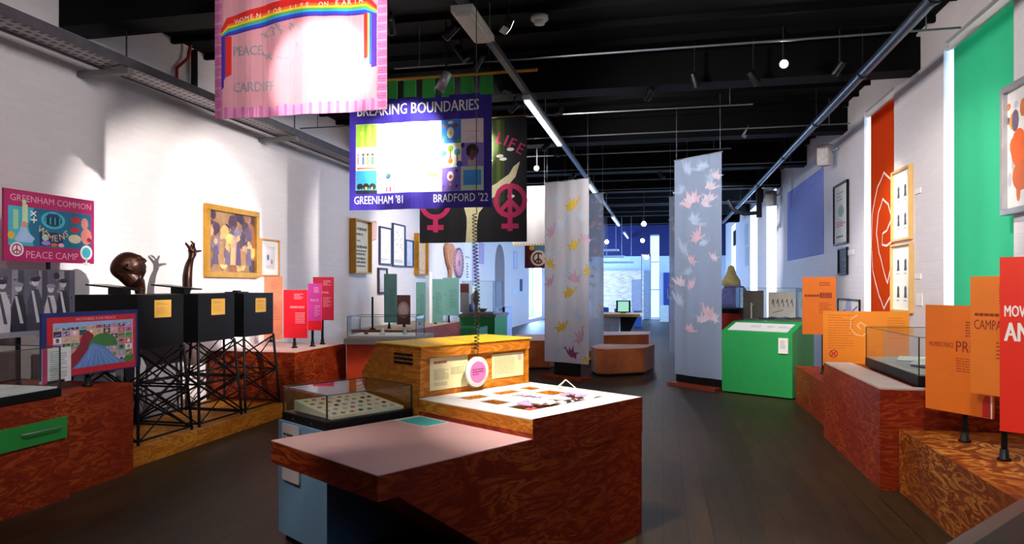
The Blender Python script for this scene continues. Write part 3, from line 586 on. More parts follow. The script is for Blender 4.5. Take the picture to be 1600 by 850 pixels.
# tilted reading plates on the towers
for y0, lab in ((5.38, 'tilted black reading plate in front of the bronze head'), (6.21, 'tilted black reading plate at the foot of the bronze arm')):
    r = thing('reading_plate', lab, 'reading plate', (-4.95, y0 + .1, 1.521)); y0 += .0
    m = MB(); m.add([(-5.2, y0 - .03, 1.605), (-4.72, y0 + .02, 1.56), (-4.72, y0 + .14, 1.56), (-5.2, y0 + .22, 1.605), (-5.2, y0 - .03, 1.62), (-4.72, y0 + .02, 1.575), (-4.72, y0 + .14, 1.575), (-5.2, y0 + .22, 1.62)], [(3, 2, 1, 0), (4, 5, 6, 7), (0, 1, 5, 4), (1, 2, 6, 5), (2, 3, 7, 6), (3, 0, 4, 7)], BLACKM); m.build('plate', r)
    MB().box(-5.02, -4.86, y0 + .04, y0 + .14, 1.521, 1.585, BLACKM).build('foot', r)
m = MB(); m.box(-4.98, -4.8, 7.1, 7.3, 1.521, 1.535, BLACKM); m.box(-4.92, -4.86, 7.16, 7.24, 1.535, 1.55, BLACKM); tag(m.build('small_stand', origin=(-4.9, 7.2, 1.521)), 'small flat black stand on the farthest tower', 'stand')

# ---- bronze head and arm
def bronze():
    m_, n, l, b = nt('bronze'); t = noise(n, l, s=7, detail=6, dist=1); r = ramp(n, l, t.outputs[0], [(.3, '#180d08'), (.55, '#3c1f12'), (.8, '#7a4a2c')]); l.new(r.outputs[0], b.inputs['Base Color'])
    b.inputs['Metallic'].default_value = .55; b.inputs['Roughness'].default_value = .33; bump(n, l, b, t.outputs[0], .5, .01); return m_
BRZ = bronze()
def gs(x, c, w): return math.exp(-((x - c) / w) ** 2)
NU, NV = 56, 44; vs = []; fs = []
# head frame: x forward (face), y to the side, z crown
for j in range(NV + 1):
    th = pi * j / NV
    for i in range(NU):
        ph = 2 * pi * i / NU; dx, dy, dz = sin(th) * cos(ph), sin(th) * sin(ph), cos(th)
        x = dx * .142; y = dy * .108; z = dz * .165
        if dx < 0: x *= 1.16; z += -.02 * dx * dx * 0 + .035 * (-dx) * (1 - abs(dz))
        lo = max(0, -dz); y *= 1 - .34 * lo ** 1.2; x *= 1 - (.28 * lo if dx > 0 else .05 * lo)
        f = max(0, dx) ** 2; lat = y / .1
        x += f * (.012 * gs(z, .045, .018) * gs(lat, 0, .75))                                   # brow
        x -= f * .032 * gs(z, .018, .018) * (gs(lat, .42, .2) + gs(lat, -.42, .2))             # eye sockets
        x += f * .010 * gs(z, .016, .009) * (gs(lat, .42, .13) + gs(lat, -.42, .13))           # lids
        nz = max(0, min(1, (.04 - z) / .075)) if z > -.04 else 0
        x += f * (.034 * nz * gs(lat, 0, .16)) * (1 if z > -.038 else 0)                       # nose
        x += f * (.018 * gs(z, -.062, .009) + .019 * gs(z, -.082, .010) - .006 * gs(z, -.071, .004)) * gs(lat, 0, .33)   # lips
        x += f * .030 * gs(z, -.118, .022) * gs(lat, 0, .35)                                    # chin
        x -= f * .012 * gs(z, -.04, .03) * (gs(lat, .55, .2) + gs(lat, -.55, .2))              # cheeks
        vs.append((x, y, z))
for j in range(NV):
    for i in range(NU): fs.append((j * NU + i, (j + 1) * NU + i, (j + 1) * NU + (i + 1) % NU, j * NU + (i + 1) % NU))
hc = at_X(203, 418, -5.0)
HD = thing('head_sculpture', 'dark bronze sculpted head on a long neck looking up, on the nearest tower', 'sculpture', (hc.x, hc.y, 1.521))
# the face looks up towards the picture's right: forward = +Y tipped up
fwd = Vector((.72 * cos(R(36)), .69 * cos(R(36)), sin(R(36)))).normalized(); side = Vector((0, 0, 1)).cross(fwd).normalized(); crown = fwd.cross(side)
MH = Matrix((fwd, side, crown)).transposed().to_4x4(); MH.translation = hc
m = MB(MH @ Matrix.Diagonal((.98, .96, .94, 1))); m.add(vs, fs, BRZ, True)
m.tube([(-.06, 0, -.02), (-.02, 0, -.11), (.01, 0, -.15)], [.085, .075, .06], BRZ, 20)
m.M = Matrix(); nb = at_X(219, 455, -4.98); nb.z = 1.523
m.tube([MH @ Vector((-.06, 0, -.02)), MH @ Vector((-.05, 0, -.1)), nb + Vector((-.015, -.015, .10)), nb + Vector((0, 0, .04)), nb], [.09, .09, .07, .05, .044], BRZ, 22)
o = m.build('head_and_neck', HD); md = o.modifiers.new('fuse', 'REMESH'); md.mode = 'VOXEL'; md.voxel_size = .004; md.use_smooth_shade = True; sm_ = o.modifiers.new('soften', 'SMOOTH'); sm_.iterations = 1
for sgn in (-1, 1):
    e = MB(MH @ Matrix.Translation((-.012, sgn * .112, .005)) @ Matrix.Rotation(sgn * .35, 4, 'Z')); e.tube([(.012, 0, -.035), (.0, sgn * .006, -.02), (-.014, sgn * .012, .005), (-.012, sgn * .013, .03), (.006, sgn * .008, .038), (.018, 0, .02)], [.006, .009, .008, .008, .007, .004], BRZ, 8); e.tube([(.008, 0, -.02), (.004, sgn * .004, .0), (.008, 0, .02)], .008, BRZ, 8); e.build('ear', HD)
# arm with open hand
ax = -5.08
def ap(px, py, dx=0): p = at_X(px, py, ax); p.x += dx; return p
AR = thing('arm_sculpture', 'slender bronze forearm reaching up with spread fingers on the middle tower', 'sculpture', (ax, ap(293, 455).y, 1.521))
bs = ap(293, 455); bs.z = 1.523
chain = [(bs, .052), (ap(292.5, 432), .054), (ap(295, 415), .046), (ap(299, 403), .031), (ap(300.5, 397), .042), (ap(300, 390.5), .044)]
fing = [[(ap(297, 389), .014), (ap(293.5, 384), .0105), (ap(290.5, 381), .0095), (ap(290.2, 378.3), .006)],
        [(ap(300, 387, .02), .012), (ap(298, 382, .04), .009), (ap(294, 378.5, .05), .008), (ap(291.5, 376.8, .05), .0055)],
        [(ap(302, 388), .012), (ap(302.5, 384), .0095), (ap(303.5, 381), .008), (ap(304, 379.5), .0055)],
        [(ap(302.5, 389, -.03), .012), (ap(305, 385.5, -.05), .009), (ap(306.5, 382.5, -.06), .008), (ap(307, 381, -.06), .0055)],
        [(ap(303.5, 394), .014), (ap(307, 393), .011), (ap(311, 392.3), .009), (ap(315, 392), .0065)]]
vs = [c[0] for c in chain]; rs = [c[1] for c in chain]; es = [(i, i + 1) for i in range(len(chain) - 1)]
for k, fg in enumerate(fing):
    prev = 4 if k == 4 else 5
    for p, q in fg: vs.append(p); rs.append(q); es.append((prev, len(vs) - 1)); prev = len(vs) - 1
me = bpy.data.meshes.new('forearm_and_hand'); me.from_pydata([tuple(v - ROOTLOC[AR.name]) for v in vs], es, []); me.materials.append(BRZ)
o = bpy.data.objects.new('forearm_and_hand', me); COL.objects.link(o); o.parent = AR
md = o.modifiers.new('skin', 'SKIN'); md.use_smooth_shade = True
for i, s_ in enumerate(me.skin_vertices[0].data): q_ = 1.0 if i < 6 else 1.45; s_.radius = (rs[i] * q_, rs[i] * q_); s_.use_root = (i == 0)
md = o.modifiers.new('sub', 'SUBSURF'); md.levels = 2; md.render_levels = 2

# ---- right side benches and plinths
BT = thing('plywood_bench', 'near plywood bench at right carrying the orange and red panels', 'bench', (2.3, 4, 0)); MB().box(1.8, 2.89, 1.6, 5.895, .0, .487, PLY).build('body', BT)
BT = thing('raised_plinth', 'dark plywood plinth with a glass case, between the two benches at right', 'plinth', (2.2, 6.9, 0)); MB().box(1.666, 2.89, 5.9, 7.84, .0, .785, PLYR).build('body', BT)
m = MB(); m.box(1.67, 1.93, 5.92, 7.8, .786, .80, plain('#c8b9b4', .4)); m.box(1.93, 2.2, 5.92, 6.0, .786, .80, plain('#c8b9b4', .4)); m.build('label_ledge', BT)
BT = thing('plywood_bench', 'far plywood bench between the raised plinth and the green plinth', 'bench', (2.3, 9, 0)); MB().box(1.8, 2.89, 7.845, 10.2, .0, .49, PLYR).build('body', BT)
glass_case('glass case with open books and a red tool on the raised right plinth', Matrix(), 1.98, 2.62, 6.03, 7.5, .80, .885, 1.185, floor=plain('#b9b6b2', .6))
# dark slab in the near right corner
c0 = at_z(1478, 850, .9); c1 = at_z(1600, 776, .9); dd = (c1 - c0).normalized(); M = frame(c0, dd)
CT = thing('corner_table', 'dark slab-topped table cut off by the bottom right corner', 'table', c0 + dd * .4 + Vector((0, 0, -.9)))
w_ = Vector((0, 0, 1)).cross(dd); w_ = -w_ if w_.y > 0 else w_
Mx = Matrix((dd, w_, Zv)).transposed().to_4x4(); Mx.translation = c0 - dd * .08
if Mx.determinant() < 0: pass
MB(Mx).box(-.6, 1.2, 0, .5, -.045, 0, plain('#5c3a33', .4)).build('slab', CT); MB(Mx).box(-.6, 1.2, .05, .5, 0, .004, BLACK).build('black_top', CT); MB(Mx).box(-.5, 1.1, .05, .45, -.9, -.045, BLACK).build('cabinet_base', CT)

# green plinth with sloped top
g0 = at_d(1128, 447, 10.4); g1 = at_d(1238, 447, 9.66); gd = (g1 - g0); GW = gd.length; gd.normalize()
GO = Vector((g0.x, g0.y, 0)); gn = Vector((gd.y, -gd.x, 0)); inw = -gn
T = thing('green_plinth', 'bright green plinth with a sloping label top, right of the pale blue fabric', 'plinth', GO + gd * GW / 2 + inw * .4)
GREEN = plain('#1f9a4c', .5, var=.04); dep = .8
Mg = frame(GO, inw)     # profile seen from the end
m = MB(frame(GO, -inw)); m.prism([(-dep, .02), (0, .02), (0, .93), (-.36, 1.06), (-dep, 1.06)], 0 if (Vector((-inw)).cross(Zv)).dot(gd) > 0 else -GW, GW if (Vector((-inw)).cross(Zv)).dot(gd) > 0 else 0, GREEN); m.build('body', T)
sl = (inw * .36 + Vector((0, 0, .13))).normalized(); Ms = frame(GO + gd * .08 + Vector((0, 0, .93)) + sl * .03, gd, sl); m = MB(Ms); m.box(0, GW - .16, 0, .29, .001, .008, plain('#dcdcdc', .5, var=.02))
m.lines(.3, .45, .12, .2, 3, .009, GREY, .3, 2); m.lines(.55, .66, .12, .2, 3, .009, GREY, .3, 3); m.lines(.72, .92, .12, .2, 3, .009, GREY, .3, 4); m.build('sloped_label', T)
a = at_p(1217, 528, GO, gn); b = at_p(1232, 553, GO, gn); m = MB(frame((a.x, a.y, b.z), gd)); W = ((b - a) * 1).dot(gd); H = a.z - b.z; m.box(0, W, 0, H, .0005, .02, PAPER); m.lines(W * .2, W * .75, H * .3, H * .85, 8, .0206, GREY, .3, 3); m.build('label', T)
# ------------------------------------------------------------------ panels on posts
def panel(name, label, cat, xl, dl, xr, dr, yt, yb, mat, art=None, posts=((.5, .775),), t=.02, group=None, shiftpost=0):
    a = at_d(xl, 447, dl); b = at_d(xr, 447, dr); z1 = EYE - (yt - HZ) * dl / FOC; z0 = EYE - (yb - HZ) * dl / FOC
    W = (b - a).length; H = z1 - z0; d = (b - a).normalized(); n = d.cross(Zv)
    base = a + (b - a) * posts[0][0]; T = thing(name, label, cat, (base.x, base.y, posts[0][1]), group)
    m = MB(frame((a.x, a.y, z0), d)); m.box(0, W, 0, H, -t, 0, mat)
    if art: art(m, W, H, .0008)
    m.build('panel', T)
    for f, zb in posts:
        p = a + (b - a) * f - n * (t + .022); zb += .001
        MB().tube([(p.x, p.y, zb), (p.x, p.y, z0 + H * .55)], .018, BLACK, 10).build('post', T)
        MB(Matrix.Translation((p.x, p.y, zb))).lathe([(.04, 0), (.04, .012), (.026, .02), (.024, .07), (.001, .071)], BLACK, 16).build('post_foot', T)
    return T
def wallpanel(X, xl, xr): # distances of two picture columns on a plane parallel to the side walls
    return xl, (at_X(xl, 447, X) - EYEV).dot(FWD), xr, (at_X(xr, 447, X) - EYEV).dot(FWD)
def flat(Y, xl, xr): return xl, (at_Y(xl, 447, Y) - EYEV).dot(FWD), xr, (at_Y(xr, 447, Y) - EYEV).dot(FWD)
MAG = plain('#b3155f', .5); PINKL = plain('#f0a9b8', .5); CYD = plain('#14698a', .6); NAVY = plain('#182a68', .5); SKY = plain('#3fb0c4', .5); WHT = plain('#f2eeea', .6, var=.02); YEL = plain('#e8b62a', .5); DRED = plain('#c81e2c', .5); LAV = plain('#9d86c8', .5); GRN = plain('#3f9a3c', .6); LIME = plain('#9ac23a', .6); ORG = plain('#e0642a', .5); SALM = plain('#e58a80', .6); TAN = plain('#d9bd7a', .6); BLK = plain('#0d0d10', .7); PUR = plain('#4a1e8f', .7); MAGF = plain('#c4265e', .7)
def art_gc(m, W, H, z):
    m.text('GREENHAM COMMON', W * .06, H * .845, H * .09, z, PINKL, w=W * .9, bold=0); m.text('PEACE CAMP', W * .22, H * .05, H * .10, z, PINKL, w=W * .58, bold=0)
    m.rect(W * .04, W * .96, H * .22, H * .77, z, CYD); z += .0004
    m.poly([(W * .04, H * .22), (W * .30, H * .22), (W * .24, H * .5), (W * .3, H * .77), (W * .04, H * .77)], z, SKY); m.rect(W * .36, W * .62, H * .24, H * .44, z, NAVY)
    z += .0004
    m.poly([(W * x, H * y) for x, y in ((.10, .3), (.13, .27), (.28, .27), (.31, .33), (.24, .42), (.22, .5), (.17, .5), (.15, .42))], z, plain('#a9c4ea', .6)); m.disc(W * .2, H * .52, W * .03, z + .0004, SALM)
    m.rect(W * .09, W * .14, H * .45, H * .72, z, plain('#a8cf9c', .6)); m.rect(W * .18, W * .235, H * .55, H * .81, z, plain('#cfe0b0', .6)); m.disc(W * .2, H * .84, W * .022, z, plain('#cfe0b0', .6)); m.disc(W * .07, H * .36, W * .035, z, YEL)
    m.stroke([(W * .27, H * .72), (W * .32, H * .66)], H * .02, z, WHT); m.stroke([(W * .32, H * .72), (W * .27, H * .66)], H * .02, z + .0002, WHT); m.stroke([(W * .3, H * .64), (W * .3, H * .56)], H * .02, z, WHT); m.stroke([(W * .27, H * .6), (W * .33, H * .6)], H * .02, z + .0002, WHT)
    m.ring(W * .51, H * .62, W * .10, W * .135, z, SKY, ry=.62); m.disc(W * .51, H * .62, W * .10, z, plain('#0e4a60', .6), ry=W * .062); 
    for k in range(7): m.rect(W * (.42 + k * .026), W * (.432 + k * .026), H * .56, H * .66, z + .0004, [SKY, BLK][k % 2]); m.rect(W * (.45 + k * .018), W * (.46 + k * .018), H * .66, H * .72, z + .0004, NAVY)
    for ch, x, y, q in (('W', .33, .45, -.5), ('O', .385, .375, -.35), ('M', .445, .325, -.2), ('E', .525, .31, .05), ('N', .585, .335, .25), ('S', .655, .385, .4)): m.text(ch, W * x, H * y, H * .095, z + .0008, TAN, rot=q, bold=.02)
    for x, y, rx, ry, c in ((.77, .66, .06, .05, DRED), (.76, .51, .055, .045, DRED), (.88, .62, .045, .09, SALM), (.9, .42, .07, .13, SALM), (.76, .37, .08, .07, plain('#d9c9a8', .6)), (.43, .28, .05, .035, LAV), (.6, .26, .035, .03, PINKL), (.52, .26, .04, .025, ORG), (.42, .36, .035, .05, plain('#a9d4c8', .6)), (.93, .37, .03, .04, DRED)): m.disc(W * x, H * y, W * rx, z, c, ry=H * ry, n=9)
    m.disc(W * .125, H * .165, W * .07, z, WHT, ry=H * .10); m.ring(W * .125, H * .165, W * .04, W * .052, z + .0004, MAG); m.rect(W * .119, W * .131, H * .1, H * .24, z + .0004, MAG); m.stroke([(W * .125, H * .17), (W * .085, H * .12)], W * .012, z + .0005, MAG); m.stroke([(W * .125, H * .17), (W * .165, H * .12)], W * .012, z + .0006, MAG)
    m.venus(W * .9, H * .17, W * .075, W * .022, z + .0006, WHT, tail=.8)
    m.disc(W * .9, H * .17, W * .053, z + .0002, SKY)
panel('campaign_placard', 'magenta placard lettered GREENHAM COMMON PEACE CAMP, highest at far left', 'placard', *wallpanel(-5.25, 6, 147), 293, 407, MAG, art_gc, ((.5, .77),))
BW = [plain(c, .6, var=.15) for c in ('#5d5a6a', '#8f8b98', '#2c2a36', '#c4bfc4', '#454252')]
def art_bw(m, W, H, z):
    r_ = random.Random(9)
    for i in range(16): x = W * i / 16; m.rect(x, x + W / 16 - .002, H * .45, H * .98, z, BW[[0, 1, 4, 0][i % 4]])
    for i in range(70): m.disc(W * r_.random(), H * r_.random(), W * (.01 + .03 * r_.random()), z + .0001 + i * .000002, BW[r_.choice((0, 4, 2, 1))], ry=H * .05 * r_.random() + .004, n=7)
    m.rect(0, W, 0, H * .1, z + .0003, BW[1]); z += .0006
    for i, (x, s, hy) in enumerate(((.07, 1.0, .70), (.22, 1.08, .76), (.38, 1.0, .72), (.55, 1.1, .80), (.72, .95, .70), (.86, 1.0, .78))):
        c = [2, 3, 2, 4, 3, 2][i]; w = .085 * s
        m.poly([(W * (x - w), H * .08), (W * (x + w), H * .08), (W * (x + w * .85), H * (hy - .28)), (W * (x + .035), H * (hy - .1)), (W * (x - .035), H * (hy - .1)), (W * (x - w * .85), H * (hy - .28))], z, BW[c])
        m.disc(W * x, H * hy, W * .036, z + .0004, BW[3]); m.disc(W * x, H * (hy + .045), W * .05, z + .0008, BW[2 if i % 2 else 1], ry=H * .035)
        m.poly([(W * (x - .04), H * (hy - .12)), (W * (x - .015), H * (hy - .12)), (W * (x + .05), H * .2), (W * (x + .015), H * .2)], z + .0006, BW[3] if c != 3 else BW[4])
panel('photograph_board', 'black-and-white photograph panel of a row of standing women with sashes', 'photograph', *wallpanel(-4.95, -34, 117), 418, 532, BW[0], art_bw, ((.42, .77),))
def art_qt(m, W, H, z):
    m.rect(W * .045, W * .975, H * .02, H * .93, z, plain('#c8202e', .6)); m.rect(W * .1, W * .94, H * .12, H * .84, z + .0004, plain('#c9b2b4', .7))
    m.text('MOTHERS FOR PEACE', W * .32, H * .865, H * .04, z + .0006, PINKL, w=W * .42); z += .0008
    r_ = random.Random(3); cs = [PINKL, SALM, NAVY, WHT, TAN, GRN, plain('#d24f66', .6), plain('#7aa6c8', .6), LAV, plain('#4a3a3a', .7)]
    for i in range(10):
        for j in range(7):
            x = W * (.105 + i * .083); y = H * (.14 + j * .098); m.rect(x, x + W * .074, y, y + H * .085, z, cs[r_.randrange(10)]); q = cs[r_.randrange(10)]
            m.disc(x + W * .037, y + H * .043, W * .018, z + .0004, q, n=6 + r_.randrange(4)); m.stroke([(x + W * .01, y + H * .02), (x + W * .06, y + H * (.02 + .05 * r_.random()))], H * .01, z + .0006, cs[r_.randrange(10)])
    m.poly([(W * .1, H * .76), (W * .94, H * .79), (W * .94, H * .84), (W * .1, H * .84)], z + .0006, plain('#8fb4dc', .6)); z += .001
    m.poly([(W * x, H * y) for x, y in ((.1, .12), (.36, .12), (.46, .3), (.5, .62), (.44, .7), (.38, .62), (.34, .45), (.25, .3))], z, plain('#8e2436', .7))
    m.poly([(W * (.6 + .16 * cos(a)), H * (.42 + .22 * sin(a))) for a in [pi * k / 14 for k in range(15)]], z + .0004, plain('#3f7a3a', .7))
    m.poly([(W * x, H * y) for x, y in ((.28, .12), (.86, .12), (.74, .22), (.62, .42), (.48, .5), (.42, .36), (.34, .2))], z + .0008, plain('#5f86c8', .6))
    for k in range(8): m.stroke([(W * (.34 + .06 * k), H * .13), (W * (.44 + .028 * k), H * (.3 + .02 * (k % 3)) ), (W * (.465 + .02 * k), H * .46 - H * .012 * k)], H * .008, z + .0012, plain('#9db8e0', .6))
    m.poly([(W * .8, H * .12), (W * .94, H * .12), (W * .94, H * .24), (W * .84, H * .2)], z, plain('#3f7a3a', .7)); m.poly([(W * .1, H * .12), (W * .2, H * .12), (W * .16, H * .22), (W * .1, H * .24)], z + .0003, GRN)
panel('quilt_placard', 'red-bordered patchwork picture placard with a green hill and blue stream', 'placard', *wallpanel(-4.62, 65, 215), 490, 596, plain('#1c2a6e', .5), art_qt, ((.48, .771),))
# things in the left case
P = at_X(92, 575, -4.62)
o = MB(frame((-4.6, at_X(66, 575, -4.6).y, .85), (0, 1, 0))); o.box(0, .26, 0, .27, -.006, 0, plain('#e0dfe2', .6)); o.rect(.0, .045, 0, .27, .0006, plain('#c22f6e', .6)); o.lines(.07, .22, .02, .25, 14, .0006, GREY, .3, 4)
o.box(.02, .2, 0, .02, -.05, 0, WHITE)
tag(o.build('text_card', origin=(-4.6, 4.2, .848)), 'white printed text card with a pink edge standing in the left glass case', 'card')
T = thing('paper_house', 'small white model house with tan roof in the left glass case', 'model house', (-4.72, 3.68, .848))
MB().box(-4.8, -4.66, 3.55, 3.72, .848, .90, WHITE).build('walls', T); MB(frame((-4.66, 3.54, .90), (0, 1, 0))).prism([(0, 0), (.19, 0), (.1, .06)], -.14, .005, TAN).build('roof', T)
# orange, red and magenta panels on the left plinth
def art_lines(ic, title=None, seed=1, x0=.45, tw=.5):
    def f(m, W, H, z):
        m.lines(W * x0, W * (x0 + .38), H * .8, H * .93, 4, z, ic, .35, seed)
        if title: m.text(title, W * (1 - tw) / 2 + W * .08, H * .62, H * .045, z, ic, w=W * tw, bold=.03)
        m.lines(W * .5, W * .9, H * .3, H * .54, 7, z, ic, .28, seed + 1)
    return f
RD = plain('#e0182a', .45); PKT = plain('#f0b8c8', .6)
panel('information_board', 'pale orange translucent panel behind the farthest black tower', 'text panel', *flat(9.05, 410, 441), 432, 530, plain('#f0906a', .4), art_lines(plain('#d9704a', .5), None, 3), ((.4, .78),), t=.012, group='text panels on the left plinth')
panel('information_board', 'bright red text panel, lowest and leftmost of the three red panels', 'text panel', *flat(8.25, 443, 480), 453, 528, RD, art_lines(PKT, 'WOMEN PEACE', 5, .45, .6), ((.4, .78),), t=.015, group='text panels on the left plinth')
def art_mg(m, W, H, z):
    art_lines(PKT, None, 8)(m, W, H, z); m.rect(0, W, H * .2, H, z - .0004, plain('#c43a9a', .5)); m.text('PEACE', W * .2, H * .62, H * .05, z + .0004, PKT, w=W * .6)
panel('information_board', 'narrow magenta-and-red text panel, middle of the three red panels', 'text panel', *flat(8.5, 481, 502), 443, 516, RD, art_mg, ((.25, .78),), t=.015, group='text panels on the left plinth')
panel('information_board', 'crimson text panel, highest and rightmost of the three red panels', 'text panel', *flat(8.85, 489, 521), 433, 500, plain('#c4103e', .45), art_lines(PKT, 'WAR', 9, .5, .4), ((.4, .78),), t=.015, group='text panels on the left plinth')
# orange panels on the right
ORP = plain('#e0701c', .42, var=.03); ORT = plain('#8e2a12', .5)
def art_f(m, W, H, z): m.text('CAMPAIGN', W * .05, H * .64, H * .05, z, ORT, w=W * .4); m.text('SYMBOLS', W * .5, H * .62, H * .08, z, ORT, w=W * .38, bold=.02); m.lines(W * .5, W * .85, H * .82, H * .9, 2, z, ORT, .4, 2); m.lines(W * .5, W * .88, H * .36, H * .56, 7, z, ORT, .3, 3)
def art_fg(m, W, H, z):
    m.lines(W * .5, W * .82, H * .84, H * .92, 2, z, ORT, .4, 2); m.lines(W * .06, W * .5, H * .65, H * .7, 1, z, ORT, .8, 5); m.lines(W * .52, W * .88, H * .62, H * .74, 1, z, ORT, .8, 6); m.lines(W * .5, W * .88, H * .36, H * .56, 7, z, ORT, .3, 3)
panel('information_board', 'upright orange text panel rising behind the end of the green plinth', 'text panel', *flat(9.3, 1254, 1306), 433, 522, ORP, art_fg, ((.64, .49),), t=.015)
def art_g(m, W, H, z):
    m.lines(W * .06, W * .36, H * .3, H * .95, 14, z, plain('#b8541a', .5), .22, 7); m.lines(W * .75, W * .95, H * .5, H * .9, 9, z, plain('#b8541a', .5), .22, 8)
    cx, cy, r_ = W * .125, H * .22, W * .052; m.ring(cx, cy, r_ * .78, r_, z, DRED); m.stroke([(cx - r_ * .6, cy - r_ * .6), (cx + r_ * .6, cy + r_ * .6)], r_ * .3, z, DRED); m.stroke([(cx - r_ * .6, cy + r_ * .6), (cx + r_ * .6, cy - r_ * .6)], r_ * .3, z + .0003, DRED)
    lt = plain('#f2b890', .5)
    pts = [(.40, .93), (.33, .86), (.32, .7), (.38, .58), (.46, .55), (.52, .62), (.50, .74), (.44, .80), (.40, .74), (.44, .68)]
    m.stroke([(W * x, H * y) for x, y in pts], H * .02, z, lt)
panel('information_board', 'wide orange panel with a crossed red circle behind the raised glass case', 'text panel', *flat(8.0, 1286, 1421), 486, 571, plain('#ea8424', .42, var=.03), art_g, ((.3, .49), (.75, .49)), t=.012)
def art_j(m, W, H, z):
    m.lines(W * .62, W * .98, H * .71, H * .86, 6, z, ORT, .4, 2); m.text("WOMEN'S PEACE", W * .06, H * .605, H * .045, z, ORT, w=W * .38, bold=.02); m.text('PRIZE', W * .48, H * .57, H * .10, z, ORT, w=W * .44, bold=.02); m.lines(W * .48, W * .9, H * .38, H * .52, 6, z, ORT, .3, 4)
    m.poly([(W * .86, 0.005), (W * .97, .005), (W * .97, H * .2), (W * .9, H * .2), (W * .86, H * .14)], z, plain('#c4201a', .5)); m.rect(W * .975, W * .995, 0, H * .2, z, PAPER)
panel('information_board', "orange text panel lettered WOMEN'S PEACE PRIZE on the near bench", 'text panel', 1446, 5.15, 1551, 4.7, 476, 637, ORP, art_j, ((.55, .487),))
def art_k(m, W, H, z): m.lines(W * .5, W * .97, H * .76, H * .93, 7, z, ORT, .4, 2); m.lines(W * .08, W * .5, H * .66, H * .69, 1, z, ORT, .8, 5); m.text('CAMPAIGN', W * .07, H * .55, H * .08, z, ORT, w=W * .72, bold=.02); m.lines(W * .45, W * .9, H * .3, H * .46, 5, z, ORT, .3, 4)
panel('information_board', 'taller orange text panel lettered CAMPAIGN, between its neighbour and the red panel', 'text panel', 1516, 4.72, 1610, 4.35, 432, 613, plain('#e27a26', .42, var=.03), art_k, ((.97, .487),))
def art_l(m, W, H, z): m.text('MOVEMENTS', W * .05, H * .66, H * .062, z, WHT, bold=.03, asp=.5); m.text('AND', W * .05, H * .52, H * .105, z, WHT, bold=.04, asp=.56)
panel('information_board', 'large bright red text panel with bold white letters at the right edge', 'text panel', 1562, 4.38, 1730, 4.0, 402, 673, plain('#e8301c', .42, var=.03), art_l, ((.03, .487),))

# ------------------------------------------------------------------ hanging banners
def wires(T, pts, zt):
    for (x, y, z) in pts: MB().tube([(x, y, z), (x, y, zt)], .0025, STEEL, 5).build('hanging_wire', T)
def hung(name, label, cat, xl, dl, xr, dr, yt, yb, mat, art, t=.004, fold=.012, cuts=36, rod=True, zt=None, seed=0, group=None):
    a = at_d(xl, 447, dl); b = at_d(xr, 447, dr); z1 = EYE - (yt - HZ) * dl / FOC; z0 = EYE - (yb - HZ) * dl / FOC
    W = (b - a).length; H = z1 - z0; d = (b - a).normalized(); n = d.cross(Zv); T = thing(name, label, cat, ((a + b) / 2).to_tuple()[:2] + (z0,), group)
    m = MB(frame((a.x, a.y, z0), d)); m.box(0, W, 0, H, -t, 0, mat); art(m, W, H, .0025); o = m.build('cloth', T)
    cut_cloth(o, cuts, W, lambda s, z: fold * sin(s * 9 + seed) * (.4 + .6 * (z1 - z) / H) + fold * .4 * sin(s * 23 + seed * 2), (a.x, a.y, z0), d, n)
    if rod: MB().tube([a + Vector((0, 0, z1 - EYE)) - n * .012 - d * .02, b + Vector((0, 0, z1 - EYE)) - n * .012 + d * .02], .012, YEL if rod == 'y' else STEEL, 8).build('rod', T)
    zt = zt or ZC - .001
    wires(T, [tuple((a + d * .03 - n * .012).to_tuple()[:2]) + (z1,), tuple((b - d * .03 - n * .012).to_tuple()[:2]) + (z1,)], zt)
    return T, (a, b, z0, z1, d, n, W, H)
